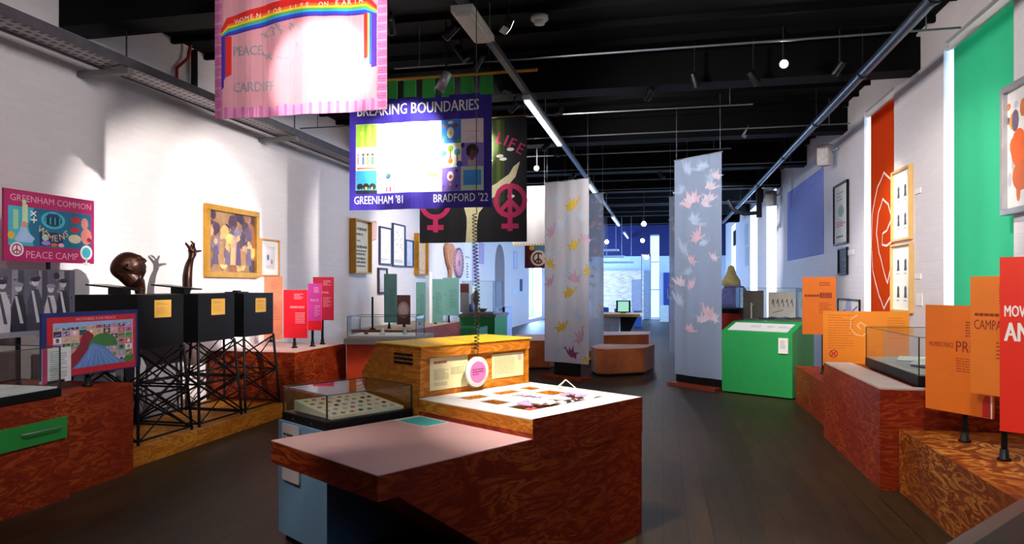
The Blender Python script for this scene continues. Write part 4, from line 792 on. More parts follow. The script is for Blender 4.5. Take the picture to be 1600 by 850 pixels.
def art_pink(m, W, H, z):
    pk = plain('#dc8cb4', .8, var=.1); pd = plain('#cf6aa2', .8, var=.15)
    # gathered border strips
    r_ = random.Random(2)
    for i in range(60):
        x = W * i / 60; w = W / 60 * .9
        m.rect(x, x + w, .0, H * (.075 + .02 * r_.random()), z, [pk, pd, pk][i % 3]); m.rect(x, x + w, H * .955, H, z, [pk, pd][i % 2])
    for i in range(46):
        y = H * i / 46; h = H / 46 * .85; m.rect(0, W * (.045 + .004 * (i % 2)), y, y + h, z + .0004, pd if (i + 1) % 4 else pk); m.rect(W * (.952 - .003 * (i % 2)), W, y, y + h, z + .0004, pd if i % 3 else pk)
    cols = [plain(c, .7, var=.05) for c in ('#d8201c', '#ec6a1c', '#f0c428', '#4fae3a', '#38a0c8', '#2446b8', '#4a1c94')]; th = [.36, .12, .11, .09, .1, .14, .08]
    top = [(.045, .72), (.08, .81), (.2, .855), (.33, .90), (.46, .925), (.6, .92), (.75, .905), (.89, .895), (.945, .80)]; bot = [(.045, .64), (.09, .665), (.2, .69), (.33, .73), (.46, .76), (.6, .765), (.75, .75), (.88, .74), (.945, .72)]
    z += .0006; acc = 0
    for c, q in zip(cols, th):
        f0, f1 = acc, acc + q; acc = f1
        for (p0, b0), (p1, b1) in zip(zip(top, bot), zip(top[1:], bot[1:])):
            L = lambda p, b_, f: (W * (p[0] + (b_[0] - p[0]) * f), H * (p[1] + (b_[1] - p[1]) * f)); m.poly([L(p0, b0, f1), L(p1, b1, f1), L(p1, b1, f0), L(p0, b0, f0)], z, c)
    for x0, c, w, y in ((.045, 0, .0, 0),): pass
    for x, w, y0, c in ((.047, .014, .23, 6), (.058, .01, .30, 5), (.07, .035, .33, 0)): m.poly([(W * x, H * y0), (W * (x + w), H * (y0 + .02)), (W * (x + w), H * .66), (W * x, H * .66)], z + .0005, cols[c])
    for x, w, y0, c in ((.875, .02, .40, 0), (.895, .008, .42, 2), (.903, .012, .36, 4), (.915, .03, .33, 6), (.908, .01, .35, 5)): m.poly([(W * x, H * y0), (W * (x + w), H * (y0 + .01)), (W * (x + w), H * .74), (W * x, H * .75)], z + .0005, cols[c])
    txt = 'WOMEN FOR LIFE ON EARTH'; xs = .12
    for i, ch in enumerate(txt):
        if ch != ' ': x = .12 + i * .033; yy = .755 + .10 * sin(min(1, (x - .05) / .5) * pi / 2) - (.02 * (x - .6) if x > .6 else 0) ; m.text(ch, W * x, H * (yy - .02), H * .036, z + .001, plain('#f4e6c8', .7), bold=.01)
    gy = plain('#8e9aa0', .8); m.text('PEACE', W * .12, H * .50, H * .075, z, gy, w=W * .165, bold=0); m.text('CARDIFF', W * .12, H * .21, H * .075, z, gy, w=W * .235, bold=0)
    for i in range(22): x, y = W * (.28 + .36 * r_.random()), H * (.45 + .28 * r_.random()); a = r_.random() * 6; m.stroke([(x, y), (x + W * .02 * cos(a), y + W * .02 * sin(a)), (x + W * .03 * cos(a + .8), y + W * .03 * sin(a + .8))], W * .006, z, gy)
PKC = plain('#d9949c', .85, var=.04)
hung('peace_banner', 'pink banner with a rainbow arch, lettered PEACE, nearest the viewer', 'banner', *flat(5.4, 336, 605), -6, 187, PKC, art_pink, fold=.014, rod='y')
def art_bb(m, W, H, z):
    m.text('BREAKING BOUNDARIES', W * .055, H * .855, H * .095, z, WHT, w=W * .86, bold=.025); m.text("GREENHAM '81", W * .035, H * .055, H * .07, z, WHT, w=W * .35, bold=.015); m.text("BRADFORD '22", W * .60, H * .055, H * .07, z, WHT, w=W * .375, bold=.015)
    x0, x1, y0, y1 = W * .045, W * .945, H * .15, H * .78; cw = (x1 - x0) / 6; rh = (y1 - y0) / 3
    m.rect(x0, x1, y0, y1, z, plain('#e8dfe2', .8, var=.02)); z += .0004
    bgs = {(0, 2): '#8fbf3a', (4, 2): '#2f7fd0', (5, 2): '#ecd9dc', (0, 1): '#efe6e2', (4, 1): '#efe9da', (5, 1): '#8a6fc4', (0, 0): '#2f8fd0', (1, 0): '#e9dfe6', (2, 0): '#b9b4cc', (3, 0): '#e6e2cc', (4, 0): '#7a62c0', (5, 0): '#b9cdb8', (1, 1): '#e6e4ec', (2, 1): '#efe8e4', (3, 1): '#e4ecd8', (1, 2): '#efe4e6', (2, 2): '#e8e8f0', (3, 2): '#f0ece0'}
    C = lambda i, j, u, v: (x0 + (i + u) * cw, y0 + (j + v) * rh)
    for (i, j), c in bgs.items(): m.rect(x0 + i * cw + .002, x0 + (i + 1) * cw - .002, y0 + j * rh + .002, y0 + (j + 1) * rh - .002, z, plain(c, .8))
    z += .0004; D = lambda i, j, u, v, r_, c, ry=1, n=12: m.disc(*C(i, j, u, v), r_ * cw, z, plain(c, .7), ry=r_ * ry * cw, n=n)
    Rr = lambda i, j, a, b_, c, d, col, dz=0: m.rect(*[C(i, j, a, 0)[0], C(i, j, b_, 0)[0], C(i, j, 0, c)[1], C(i, j, 0, d)[1]], z + dz, plain(col, .7))
    for k in range(5): m.stroke([C(0, 2, .1 + .18 * k, .05), C(0, 2, .18 + .16 * k, .95)], cw * .04, z, plain(['#5f9a2a', '#c9d84a'][k % 2], .7))
    D(0, 2, .82, .15, .12, '#e8b040'); D(0, 2, .3, .6, .1, '#e8d040')
    for k in range(4): Rr(0, 1, .08 + .22 * k, .2 + .22 * k, .25, .6, ['#c43a4a', '#3a6ab8', '#d8843a', '#3f8f5a'][k]); D(0, 1, .14 + .22 * k, .68, .07, '#5a3a2a')
    Rr(0, 1, .05, .95, .04, .14, '#d86a4a')
    for k in range(3): D(0, 0, .2 + .3 * k, .3, .16, '#101010', 1, 8); D(0, 0, .2 + .3 * k, .22, .07, '#d8b83a')
    Rr(0, 0, 0, 1, 0, .14, '#101010'); 
    D(1, 0, .55, .72, .13, '#2a4fb0'); D(1, 0, .5, .76, .07, '#4fae4a')
    for k in range(5): Rr(1, 0, .08 + .18 * k, .16 + .18 * k, .06, .26, ['#3aa08a', '#e0a83a', '#c84a8a', '#d83a4a', '#e07a9a'][k]); D(1, 0, .12 + .18 * k, .32, .05, '#c98a5a')
    m.ring(*C(2, 0, .5, .35), cw * .12, cw * .15, z, plain('#9a94b4', .7)); m.stroke([C(2, 0, .1, .9), C(2, 0, .45, .5)], cw * .02, z, plain('#d8d4e4', .7)); m.stroke([C(2, 0, .9, .9), C(2, 0, .55, .5)], cw * .02, z, plain('#d8d4e4', .7))
    for k in range(4): Rr(3, 0, .5 + .1 * k, .58 + .1 * k, .62, .8, '#e8c43a'); Rr(3, 0, .1, .9, .1 + .12 * k, .14 + .12 * k, '#cfd0b8')
    Rr(3, 1, .05, .95, .05, .16, '#8fc46a'); D(3, 1, .5, .6, .12, '#ecd88a')
    for (u, v, c) in ((.25, .75, '#c86a2a'), (.75, .75, '#8a3a2a'), (.25, .3, '#3fae5a'), (.75, .35, '#9a5ac0'), (.12, .12, '#e8e8e8'), (.88, .12, '#3fae5a')): D(4, 2, u, v, .11, c)
    D(4, 2, .5, .45, .17, '#f0ead0', 1.5); D(4, 2, .5, .45, .08, '#e8c43a'); D(4, 2, .5, .88, .14, '#ffffff', .5)
    Rr(5, 2, .1, .9, .46, .49, '#e89ab0')
    for u, v, c in ((.18, .6, '#3fa8b0'), (.5, .78, '#7ab83a'), (.82, .62, '#3fa8b0')): Rr(4, 1, u - .03, u + .03, v - .4, v, '#8a5a2a'); D(4, 1, u, v, .15, c)
    D(4, 1, .5, .26, .12, '#e87a2a'); D(4, 1, .92, .12, .14, '#2f4fb0'); D(4, 1, .5, .38, .07, '#c98a5a')
    D(5, 1, .5, .66, .30, '#140c10'); D(5, 1, .5, .52, .17, '#6a3a34', 1.2); Rr(5, 1, .3, .7, .04, .3, '#b0a0a8'); D(5, 1, .5, .34, .09, '#6a3a34'); D(5, 1, .1, .9, .12, '#2a1a4a')
    D(4, 0, .5, .62, .17, '#e8e0e0', 1.3); D(4, 0, .5, .6, .09, '#b84a3a'); D(4, 0, .2, .2, .07, '#3a2a8a'); D(4, 0, .8, .2, .07, '#3a2a8a'); D(4, 0, .8, .84, .07, '#3a2a8a'); D(4, 0, .5, .28, .07, '#d8843a')
    Rr(5, 0, .1, .9, .22, .85, '#3a8fd8', .0002); m.ring(*C(5, 0, .5, .5), cw * .08, cw * .1, z + .0006, plain('#2f6fb0', .7))
PURM = plain('#2c1a8c', .75, var=.05)
T, (a, b, z0, z1, d, n, W, H) = hung('quilted_banner', 'purple quilted banner lettered BREAKING BOUNDARIES, second from the viewer', 'banner', *flat(7.9, 547, 768), 158, 329, PURM, art_bb, fold=.016, rod=False, seed=1)
zt2 = z1 + .23; pole = []
for k in range(8):
    s = -.02 + k * (W - .12) / 7 * 1.0; q = a + d * s
    m = MB(frame((q.x, q.y, z1 - .02), d)); m.box(0, .16, 0, zt2 - z1 + .02, -.004, .0, plain('#2c9a3c', .75)); m.build('hanging_tab', T)
p0 = a - d * .3; p1 = b + d * .55; MB().tube([(p0.x, p0.y, zt2), (p1.x, p1.y, zt2)], .018, plain('#c98a2a', .5), 10).build('yellow_pole', T)
def art_tree(m, W, H, z):
    g1, g2 = plain('#4a5a1e', .8), plain('#2f3d14', .8)
    for i in range(16): m.rect(W * (.2 + i * .0375), W * (.2375 + i * .0375), H * .32 - H * .015 * (i % 3), H * .98, z, [g1, g2][i % 2])
    cr = plain('#d8cfa0', .8); z += .0005
    m.poly([(W * x, H * y) for x, y in ((.44, 0), (.54, 0), (.54, .14), (.56, .24), (.66, .34), (.8, .42), (.9, .52), (.94, .64), (.88, .6), (.84, .54), (.72, .47), (.62, .43), (.64, .58), (.6, .6), (.55, .44), (.5, .42), (.44, .5), (.3, .62), (.28, .58), (.4, .44), (.4, .38), (.25, .36), (.25, .32), (.42, .3), (.45, .2), (.45, .12))], z, cr)
    for k in range(18): a_ = random.Random(k); x, y = .28 + .6 * a_.random(), .36 + .4 * a_.random(); m.disc(W * x, H * y, W * .035, z + .0005, plain('#ece8dc', .8), ry=H * .014, n=8)
    m.venus(W * .15, H * .33, W * .155, W * .045, z, MAGF, tail=.75, cross=.5); m.venus(W * .85, H * .33, W * .155, W * .045, z, MAGF, tail=.75, cross=.5); m.peace(W * .85, H * .33, W * .15, W * .04, z + .0006, MAGF)
    for ch, x, y, q in (('L', .715, .80, -.35), ('I', .79, .775, -.4), ('F', .83, .755, -.45), ('E', .9, .715, -.5)): m.text(ch, W * x, H * y, H * .085, z + .001, MAGF, rot=q, bold=.03)
    for ch, x, y, q in (('F', .08, .7, .5), ('O', .14, .75, .4), ('R', .22, .79, .3)): m.text(ch, W * x, H * y, H * .085, z + .001, MAGF, rot=q, bold=.03)
hung('tree_banner', 'black banner with a cream tree and pink peace symbols behind the purple quilted one', 'banner', *flat(9.7, 656, 823), 190, 380, BLK, art_tree, fold=.012, rod='y', seed=2)
WB = plain('#ece8e6', .8, var=.03)
hung('white_banner', 'plain white banner hanging between the tree banner and the crane fabric', 'banner', *flat(13.3, 800, 853), 292, 384, WB, lambda m, W, H, z: [m.rect(W * i / 12, W * (i + .5) / 12, 0, H * .03, z, TAN) for i in range(12)], fold=.01, rod=True, cuts=14, seed=3)
def art_p(m, W, H, z):
    m.poly([(W * .2, H * .8), (W * .5, H * .68), (W, H * .66), (W, H * .98), (W * .2, H * .98)], z, plain('#5a86a8', .8)); m.disc(W * .17, H * .9, W * .06, z + .0003, YEL); m.disc(W * .33, H * .44, W * .19, z + .0004, plain('#e8dcc8', .8)); m.peace(W * .33, H * .44, W * .14, W * .035, z + .001, plain('#5a1020', .7)); m.text('PEACE', W * .62, H * .3, H * .2, z, plain('#a83a3a', .7), asp=.8)
hung('small_peace_banner', 'small dark red banner with a white peace symbol half behind the crane fabric', 'banner', *flat(14.5, 820, 885), 384, 419, plain('#5a0c1c', .8), art_p, fold=.006, rod=True, cuts=10, seed=1)
# ------------------------------------------------------------------ tall hanging fabrics with paper cranes
SHW = sheer('white_sheer', '#e6e2e6', .10, .4); SHB = sheer('pale_blue_sheer', '#b4c4dc', .14, .4); SHG = sheer('grey_sheer', '#bcc4d0', .3, .4)
cy, cp, cm, cl = plain('#d8b43a', .8), plain('#cfa6c0', .8), plain('#8e3a72', .8), plain('#c3d0e0', .8)
def fabric(label, xl, dl, xr, dr, yt, yb, mat, art, seed, base=True, basemat=PLYR, zt=None, fold=.018):
    T, (a, b, z0, z1, d, n, W, H) = hung('hanging_fabric', label, 'hanging fabric', xl, dl, xr, dr, yt, yb, mat, art, t=.002, fold=fold, cuts=30, seed=seed, group=None)
    if base:
        m = MB(frame((a.x, a.y, 0), d)); m.box(-.03, W - .01, 0, .05, -.1, .14, basemat); m.build('base_board', T)
        m = MB(frame((a.x, a.y, 0), d)); m.box(W * .2 if mat is SHW else .02, W * .75 if mat is SHW else W, .05, z0 - .002 if mat is SHB else max(.12, z0 - .005), -.1, -.02, BLACK); m.build('weight', T)
    return T
def art_cr(m, W, H, z):
    for x, y, s_, r_, c, f in ((.62, .86, .24, .1, cy, 1), (.66, .64, .2, .05, cy, 1), (.12, .54, .18, .3, cy, -1), (.98, .5, .14, 1.2, cy, 1), (.55, .38, .22, .0, cy, 1), (.38, .19, .2, .2, cy, 1), (.68, .46, .24, -.2, cp, -1), (.12, .44, .18, .5, cp, 1), (.15, .72, .2, .6, cp, 1), (.95, .67, .16, .2, cp, -1), (.82, .14, .24, .7, cp, 1), (.62, .05, .22, .0, cm, -1), (.95, .02, .12, .0, cy, 1), (.38, .76, .24, .2, cl, 1), (.15, .6, .2, -.4, cl, 1), (.75, .26, .24, .3, cl, -1), (.2, .3, .2, .1, cl, 1), (.5, .5, .2, .9, cl, 1), (.85, .8, .18, .9, cl, 1), (.25, .9, .18, .2, cl, -1), (.3, .05, .2, .4, cl, 1)): m.crane(W * x, H * y, W * s_ * 1.5, r_, z, c, f)
fabric('tall white hanging fabric printed with yellow and mauve paper cranes', 852, 12.15, 920, 11.6, 286, 564, SHW, art_cr, 1)
def art_pl(m, W, H, z):
    r_ = random.Random(6)
    for i in range(26): m.crane(W * (.08 + .84 * r_.random()), H * (.03 + .94 * r_.random()), W * (.2 + .16 * r_.random()), r_.random() * 2 - 1, z + i * .0001, [cc1, cc2, cc3][i % 3], r_.choice((1, -1)))
cc1, cc2, cc3 = plain('#cfc3d2', .8), plain('#a9bcd8', .8), plain('#d4b4c4', .8)
fabric('tall pale blue hanging fabric with faint pink cranes, nearest at right of centre', 1054, 11.2, 1127, 10.45, 251, 584, SHB, art_pl, 4, basemat=plain('#7d2f14', .5))
fabric('greyish sheer fabric partly hidden behind the yellow crane fabric', 918, 13.6, 943, 13.3, 304, 548, SHG, art_pl, 2, base=False)
fabric('narrow white sheer fabric partly hidden behind the pale blue fabric', 1045, 14.2, 1075, 13.8, 308, 551, SHG, art_pl, 5, base=False)
# ------------------------------------------------------------------ frames on the walls
def wframe(name, label, X, xl, xr, yt, yb, fm, fw, art, dep=.04, mount=None, cat='picture', wire=True, group=None):
    """a framed picture hung on a side wall; its columns and rows are read in the photo on the wall plane"""
    a = at_X(xl, yt, X); b = at_X(xr, yt, X); ztop = a.z; zb = at_X(xl, yb, X).z
    if X > 0: a2 = at_X(xr, yt, X); ztop = at_X((xl + xr) / 2, yt, X).z; zb = at_X((xl + xr) / 2, yb, X).z
    d = Vector((0, 1, 0)) if X < 0 else Vector((0, -1, 0)); W = abs(b.y - a.y); H = ztop - zb; F = frame((X, a.y, zb), d)
    T = thing(name, label, cat, (X, (a.y + b.y) / 2, zb), group)
    m = MB(F); m.box(0, W, 0, fw, .002, dep, fm); m.box(0, W, H - fw, H, .002, dep, fm); m.box(0, fw, fw, H - fw, .002, dep, fm); m.box(W - fw, W, fw, H - fw, .002, dep, fm); m.build('frame', T, bevel=.004)
    m = MB(F); m.box(fw, W - fw, fw, H - fw, .002, dep * .4, mount or PAPER); m.M = F @ Matrix.Translation((fw, fw, dep * .4)); art(m, W - 2 * fw, H - 2 * fw, .001); m.build('print', T)
    return T
def a_paint(m, W, H, z):
    rr_ = random.Random(11); m.rect(0, W, 0, H, z, plain('#8c6a4a', .5, var=.3)); z += .0003
    for k in range(60):
        x, y = W * rr_.random(), H * rr_.random(); c = rr_.choice(['#6a5064', '#a87a4a', '#4a3a48', '#c89a5a', '#7a6a80', '#8a5a3a', '#b08a78', '#5a4a5c', '#d8b06a'] if y < H * .7 else ['#4a3040', '#8a5a44', '#c87a4a', '#3a2a38'])
        m.disc(x, y, W * (.05 + .07 * rr_.random()), z + k * .00005, plain(c, .5, var=.2), ry=H * (.04 + .1 * rr_.random()), n=9, a0=rr_.random())
    for k in range(7): x = .14 + .12 * k; y = .5 + .1 * sin(k * 2.1); m.poly([(W * (x - .06), H * .12), (W * (x + .06), H * .12), (W * (x + .04), H * (y - .08)), (W * (x - .04), H * (y - .08))], z + .004, plain(['#5a4660', '#a0784e', '#6c5a74', '#c9a070'][k % 4], .5, var=.2)); m.disc(W * x, H * y, W * .038, z + .0045, plain('#c89a70', .5), ry=H * .05)
wframe('framed_painting', 'large gilt-framed painting of a crowd on the left wall', XL, 317, 400, 317, 433, GILT, .075, a_paint, .06)
def a_small(m, W, H, z): m.rect(W * .22, W * .8, H * .15, H * .82, z, plain('#d4ccd0', .6)); m.disc(W * .4, H * .5, W * .07, z + .0004, plain('#4a6a90', .6), ry=H * .09); m.disc(W * .62, H * .38, W * .06, z + .0004, plain('#b87a7a', .6), ry=H * .08); m.lines(W * .3, W * .7, H * .2, H * .26, 2, z + .0004, GREY, .3)
wframe('framed_print', 'small pale wood-framed print to the right of the large gilt painting', XL, 405, 434, 372, 431, plain('#d49a5a', .5), .022, a_small)
def a_post(m, W, H, z):
    for k, (y, s_) in enumerate(((.82, .05), (.72, .04), (.6, .03), (.47, .045), (.40, .03), (.33, .04), (.24, .04), (.17, .04), (.1, .03))): m.lines(W * (.08 + .04 * (k % 2)), W * (.92 - .05 * (k % 3)), H * y, H * (y + s_ * 1.3), 1, z, plain('#5a564c', .6), .8, k + 2)
wframe('framed_poster', 'gold-framed cream typeset poster right of the red panels on the left wall', XL, 546, 572, 341, 427, GILT, .03, a_post, .13, plain('#efe8cf', .7))
def a_sk(sd, cols=('#b0b4c0', '#7a9a8a', '#9a8a6a')):
    def f(m, W, H, z):
        q = random.Random(sd)
        for k in range(16): x, y = W * (.12 + .7 * q.random()), H * (.1 + .75 * q.random()); m.stroke([(x, y), (x + W * .1 * q.random(), y + H * .09 * (q.random() - .3))], W * .02, z + k * .00004, plain(q.choice(cols), .6))
        m.lines(W * .15, W * .85, H * .06, H * .14, 2, z, GREY, .35, sd)
    return f
BLUF = plain('#2a3a6a', .4)
wframe('framed_print', 'dark-framed pale drawing, left of the two tall prints in the cluster', XL, 591, 610, 353, 413, BLUF, .03, a_sk(1), .05)
wframe('framed_print', 'dark-framed print, the taller of the two tall prints in the cluster', XL, 611.5, 631, 348, 416, BLUF, .03, a_sk(2, ('#7ab06a', '#3a3a44', '#8a9a8a')), .05)
wframe('framed_print', 'small blue-framed print right of the two tall prints', XL, 632, 644, 374, 417, BLUF, .03, a_sk(3, ('#4a6ab0', '#8aa0d0')), .05, plain('#c8d4ec', .6))
wframe('framed_print', 'deep gold-framed print on the left wall before the garment', XL, 647, 663, 364, 430, GILT, .04, a_sk(4, ('#b07a4a', '#8a5a3a')), .12, plain('#e0c4a0', .6))
wframe('framed_print', 'small dark wood frame low on the left wall behind the teal panel', XL, 589, 603, 418, 459, plain('#3a2a2c', .4), .04, a_sk(5), .05, plain('#c8c8d4', .6))
T = MB(frame((XL, at_X(576, 400, XL).y, at_X(576, 378, XL).z), (0, 1, 0))); T.add([(0, 0, .001), (.3, .05, .001), (.34, .45, .001), (.02, .4, .001), (.04, .04, .05), (.26, .08, .06), (.3, .42, .05), (.05, .38, .05)], [(3, 2, 1, 0), (4, 5, 6, 7), (0, 1, 5, 4), (1, 2, 6, 5), (2, 3, 7, 6), (3, 0, 4, 7)], plain('#d9b4a8', .7))
tag(T.build('paper_relief', origin=(XL, at_X(580, 400, XL).y, at_X(576, 378, XL).z)), 'small pinkish relief on the left wall between gold poster and dark frames', 'relief')
# garment, round hanging and text banners far down the left wall
m = MB(frame(at_X(694, 430, XL + .03), (0, 1, 0))); m.M.translation.z = at_X(694, 430, XL).z
m.prism([(0, .75), (.15, .86), (.6, .86), (.75, .75), (.62, .5), (.55, .2), (.42, -.25), (.38, .15), (.2, .3), (.05, .55)], 0, .07, plain('#c98a6a', .8, var=.2)); tag(m.build('hanging_garment', origin=tuple(m.M.translation)), 'orange-brown garment hanging on the left wall beside the round textile', 'garment')
c = at_X(716.5, 411, XL + .03); y0 = at_X(711, 411, XL).y; y1 = at_X(722, 411, XL).y; rz = (at_X(716, 387, XL).z - at_X(716, 434, XL).z) / 2
T = thing('round_textile', 'round pink textile with a dotted rim on the left wall', 'wall hanging', c); F = frame(c, (0, 1, 0))
MB(F).lathe([(rz, -.02), (rz, .02), (.001, .021)], plain('#dba6b4', .7), 28).build('disc', T); m = MB(F); m.ring(0, 0, rz * .9, rz * .96, .023, plain('#5a4a7a', .7))
for k in range(24): m.disc(rz * .98 * cos(k * pi / 12), rz * .98 * sin(k * pi / 12), .03, .026, plain('#3a3450', .7), n=6)
m.disc(0, 0, .1, .024, plain('#b86a86', .7)); m.build('stitched_rim', T)
def wsheet(name, label, cat, X, xl, xr, yt, yb, mat, art):
    a = at_X(xl, yt, X); b = at_X(xr, yt, X); zb = at_X(xl, yb, X).z; d = Vector((0, 1 if X < 0 else -1, 0)); m = MB(frame((X, a.y, zb), d)); W = abs(b.y - a.y); H = a.z - zb
    m.box(0, W, 0, H, .001, .012, mat)
    if art: art(m, W, H, .0125)
    return tag(m.build(name, origin=(X, (a.y + b.y) / 2, zb)), label, cat)
wsheet('wall_sheet', 'narrow white wall banner with bold dark lettering beyond the round textile', 'banner', XL, 725, 735, 378, 441, WHT, lambda m, W, H, z: (m.text('IN', W * .15, H * .6, H * .06, z, INK, w=W * .6), m.lines(W * .3, W * .6, H * .1, H * .5, 6, z, INK, .5, 3)))
wsheet('wall_sheet', 'lilac wall banner right of the narrow white one', 'banner', XL, 738, 745, 382, 440, plain('#b9a8d0', .7), None)
wsheet('wall_sheet', 'pale mauve wall sheet behind the curly cord', 'banner', XL, 748, 756, 378, 412, plain('#b7a4cc', .7), None)
wsheet('wall_notice', 'pink-edged narrow notice on the bluish wall beyond the arch', 'notice', XL, 802, 808, 392, 420, plain('#d0b4d0', .7), lambda m, W, H, z: m.rect(W * .2, W * .8, H * .08, H * .92, z, plain('#c4d4f0', .6)))
wsheet('wall_notice', 'small dark notice on the bluish wall beyond the arch', 'notice', XL, 812, 816, 436, 455, plain('#3a4a7a', .7), None)
wsheet('wall_notice', 'pale low notice on the bluish wall just past the arch', 'notice', XL, 800, 806, 450, 458, plain('#d8e4f4', .7), None)
# ---- right wall
def a_4(m, W, H, z):
    for i in (0, 1):
        for j in (0, 1):
            cx, cy_ = W * (.3 + .4 * i), H * (.28 + .42 * j); g = plain('#4a4c58', .6)
            m.disc(cx, cy_ + H * .04, W * .065, z, g, n=10); m.poly([(cx - W * .08, cy_ - H * .09), (cx + W * .08, cy_ - H * .09), (cx + W * .05, cy_ + H * .01), (cx - W * .05, cy_ + H * .01)], z, g); m.lines(cx - W * .1, cx + W * .1, cy_ - H * .15, cy_ - H * .12, 1, z, GREY, .4)
PINE = plain('#d8ac62', .45)
wframe('framed_portraits', 'upper light wood frame of four small portraits on the right wall', XR, 1398, 1427, 263, 376, PINE, .03, a_4, .05)
wframe('framed_portraits', 'lower light wood frame of four small portraits on the right wall', XR, 1397, 1428, 380, 488, PINE, .03, a_4, .05)
def a_pos(m, W, H, z): m.lines(W * .2, W * .8, H * .72, H * .9, 3, z, plain('#a8b0a8', .6), .4, 1); m.disc(W * .5, H * .55, W * .22, z, plain('#8ab89a', .6), ry=H * .1); m.lines(W * .15, W * .85, H * .28, H * .38, 3, z + .0004, plain('#c83a4a', .6), .6, 3); m.lines(W * .15, W * .85, H * .08, H * .14, 1, z, INK, .5, 3)
wframe('framed_poster', 'tall black-framed poster between the blue light patch and orange blind', XR, 1305, 1327, 286, 382, BLACK, .03, a_pos, .04)
wframe('framed_print', 'small dark print in a black frame under the tall framed poster', XR, 1312, 1326, 387, 429, BLACK, .03, a_sk(7, ('#6a7a9a', '#9aa4c0')), .04, plain('#232a3c', .6))
def a_lo(m, W, H, z): m.stroke([(W * .1, H * .2), (W * .4, H * .5), (W * .6, H * .3), (W * .9, H * .7)], H * .12, z, plain('#7a86c0', .6)); m.disc(W * .5, H * .5, W * .15, z + .0004, plain('#a9b0d8', .6))
wframe('framed_print', 'wide black-framed print low on the right wall, cut by the orange panel', XR, 1311, 1345, 467, 500, BLACK, .02, a_lo, .03)
def a_or(m, W, H, z):
    m.rect(0, W, 0, H, z, plain('#d9d4d0', .6)); q = random.Random(8)
    for k in range(26): x, y = W * q.random(), H * (.05 + .85 * q.random()); m.disc(x, y, W * (.05 + .08 * q.random()), z + .0003 + k * .00005, plain(q.choice(['#c4703a', '#8a6a5a', '#c9b89a', '#e0903a', '#6a5a6a', '#b8b0b8']), .6, var=.2), ry=H * (.03 + .07 * q.random()), n=9)
    m.disc(W * .3, H * .5, W * .2, z + .003, plain('#dd5f1e', .5), ry=H * .16); m.disc(W * .36, H * .26, W * .22, z + .0035, plain('#c9602a', .5), ry=H * .12)
wframe('framed_painting', 'silver-framed painting with orange shapes at the top right edge', XR, 1576, 1650, 118, 330, plain('#a9a7a8', .4, .4), .05, a_or, .07)
for px, py, lab in ((1435, 300, 'small white label beside the upper portrait frame'), (1435, 432, 'small white label beside the lower portrait frame'), (1437, 468, 'white wall socket below the portrait labels'), (1330, 395, 'small white label right of the small dark print')): wsheet('wall_label', lab, 'label', XR, px - 4, px + 5, py - (4 if px != 1437 else 10), py + (4 if px != 1437 else 9), WHT, None)
# blue light on the wall, put in as a flat coloured panel
m = wsheet('wall_sheet', 'large lavender-blue patch of light made as a flat panel, high on the right wall', 'light patch', XR, 1231, 1287, 302, 408, plain('#8492e4', .7), None)
# blinds in the first two recesses
def blind(k, label, X, y0, y1, col, art=None, slatx=None):
    T = thing('roller_blind', label, 'blind', (X, (y0 + y1) / 2, .56), 'roller blinds on the right wall'); F = frame((X, y1, .62), (0, -1, 0)); W = y1 - y0; H = 3.46
    m = MB(F); m.box(0, W, 0, H, -.006, 0, col)
    if art: art(m, W, H, .002)
    o = m.build('fabric', T); cut_cloth(o, 24, W, lambda s, z: .006 * sin(s * 11), (X, y1, .62), (0, -1, 0), (-1, 0, 0))
    MB().box(X - .012, X + .012, y0, y1, .59, .625, WHITE).build('bottom_bar', T); MB().box(X - .03, X + .05, y0 - .015, y1 + .05, 4.08, 4.165, WHITE).build('cassette', T)
    return T
GB = sheer('green_blind_cloth', '#4fb58c', .0, .4); OB = sheer('orange_blind_cloth', '#c2481c', .0, .3)
blind(1, 'green roller blind in the nearest window recess', 2.975, 6.62, 8.03, GB)
def a_dove(m, W, H, z):
    w = plain('#f0d8cc', .7); cx, cy_ = W * .5, H * .42
    P_ = lambda pts: [(cx + W * x, cy_ + W * y) for x, y in pts]
    out = [(.0, .86), (-.24, .74), (-.42, .45), (-.46, .1), (-.40, -.2), (-.2, -.48), (.0, -.62), (.2, -.48), (.4, -.2), (.46, .1), (.42, .45), (.24, .74), (.0, .86)]
    m.stroke(P_(out), W * .022, z, w)
    m.stroke(P_([(-.05, .58), (-.22, .45), (-.28, .22), (-.2, .0), (.0, -.22), (.12, -.34), (.2, -.2), (.22, 0)]), W * .022, z, w); m.stroke(P_([(-.05, .58), (.14, .5), (.24, .34), (.1, .22), (-.06, .2), (-.08, .08), (.1, .06), (.26, .1)]), W * .022, z + .0004, w)
blind(2, 'orange-red roller blind with a white outlined dove drawing', 2.975, 9.71, 10.98, OB, a_dove)
# frames on the far piers
for px0, px1, yt, yb, lab in ((1146, 1150, 362, 385, 'tiny black frame on the pier nearest the far end'), (1164, 1169, 352, 384, 'small grey frame, upper on the second bright pier'), (1164.5, 1169.5, 386, 416, 'small pale frame, lower on the second bright pier')):
    wsheet('framed_print', lab, 'picture', XR, px0, px1, yt, yb, BLK if px0 < 1150 else plain('#b8bcc8', .6), None)

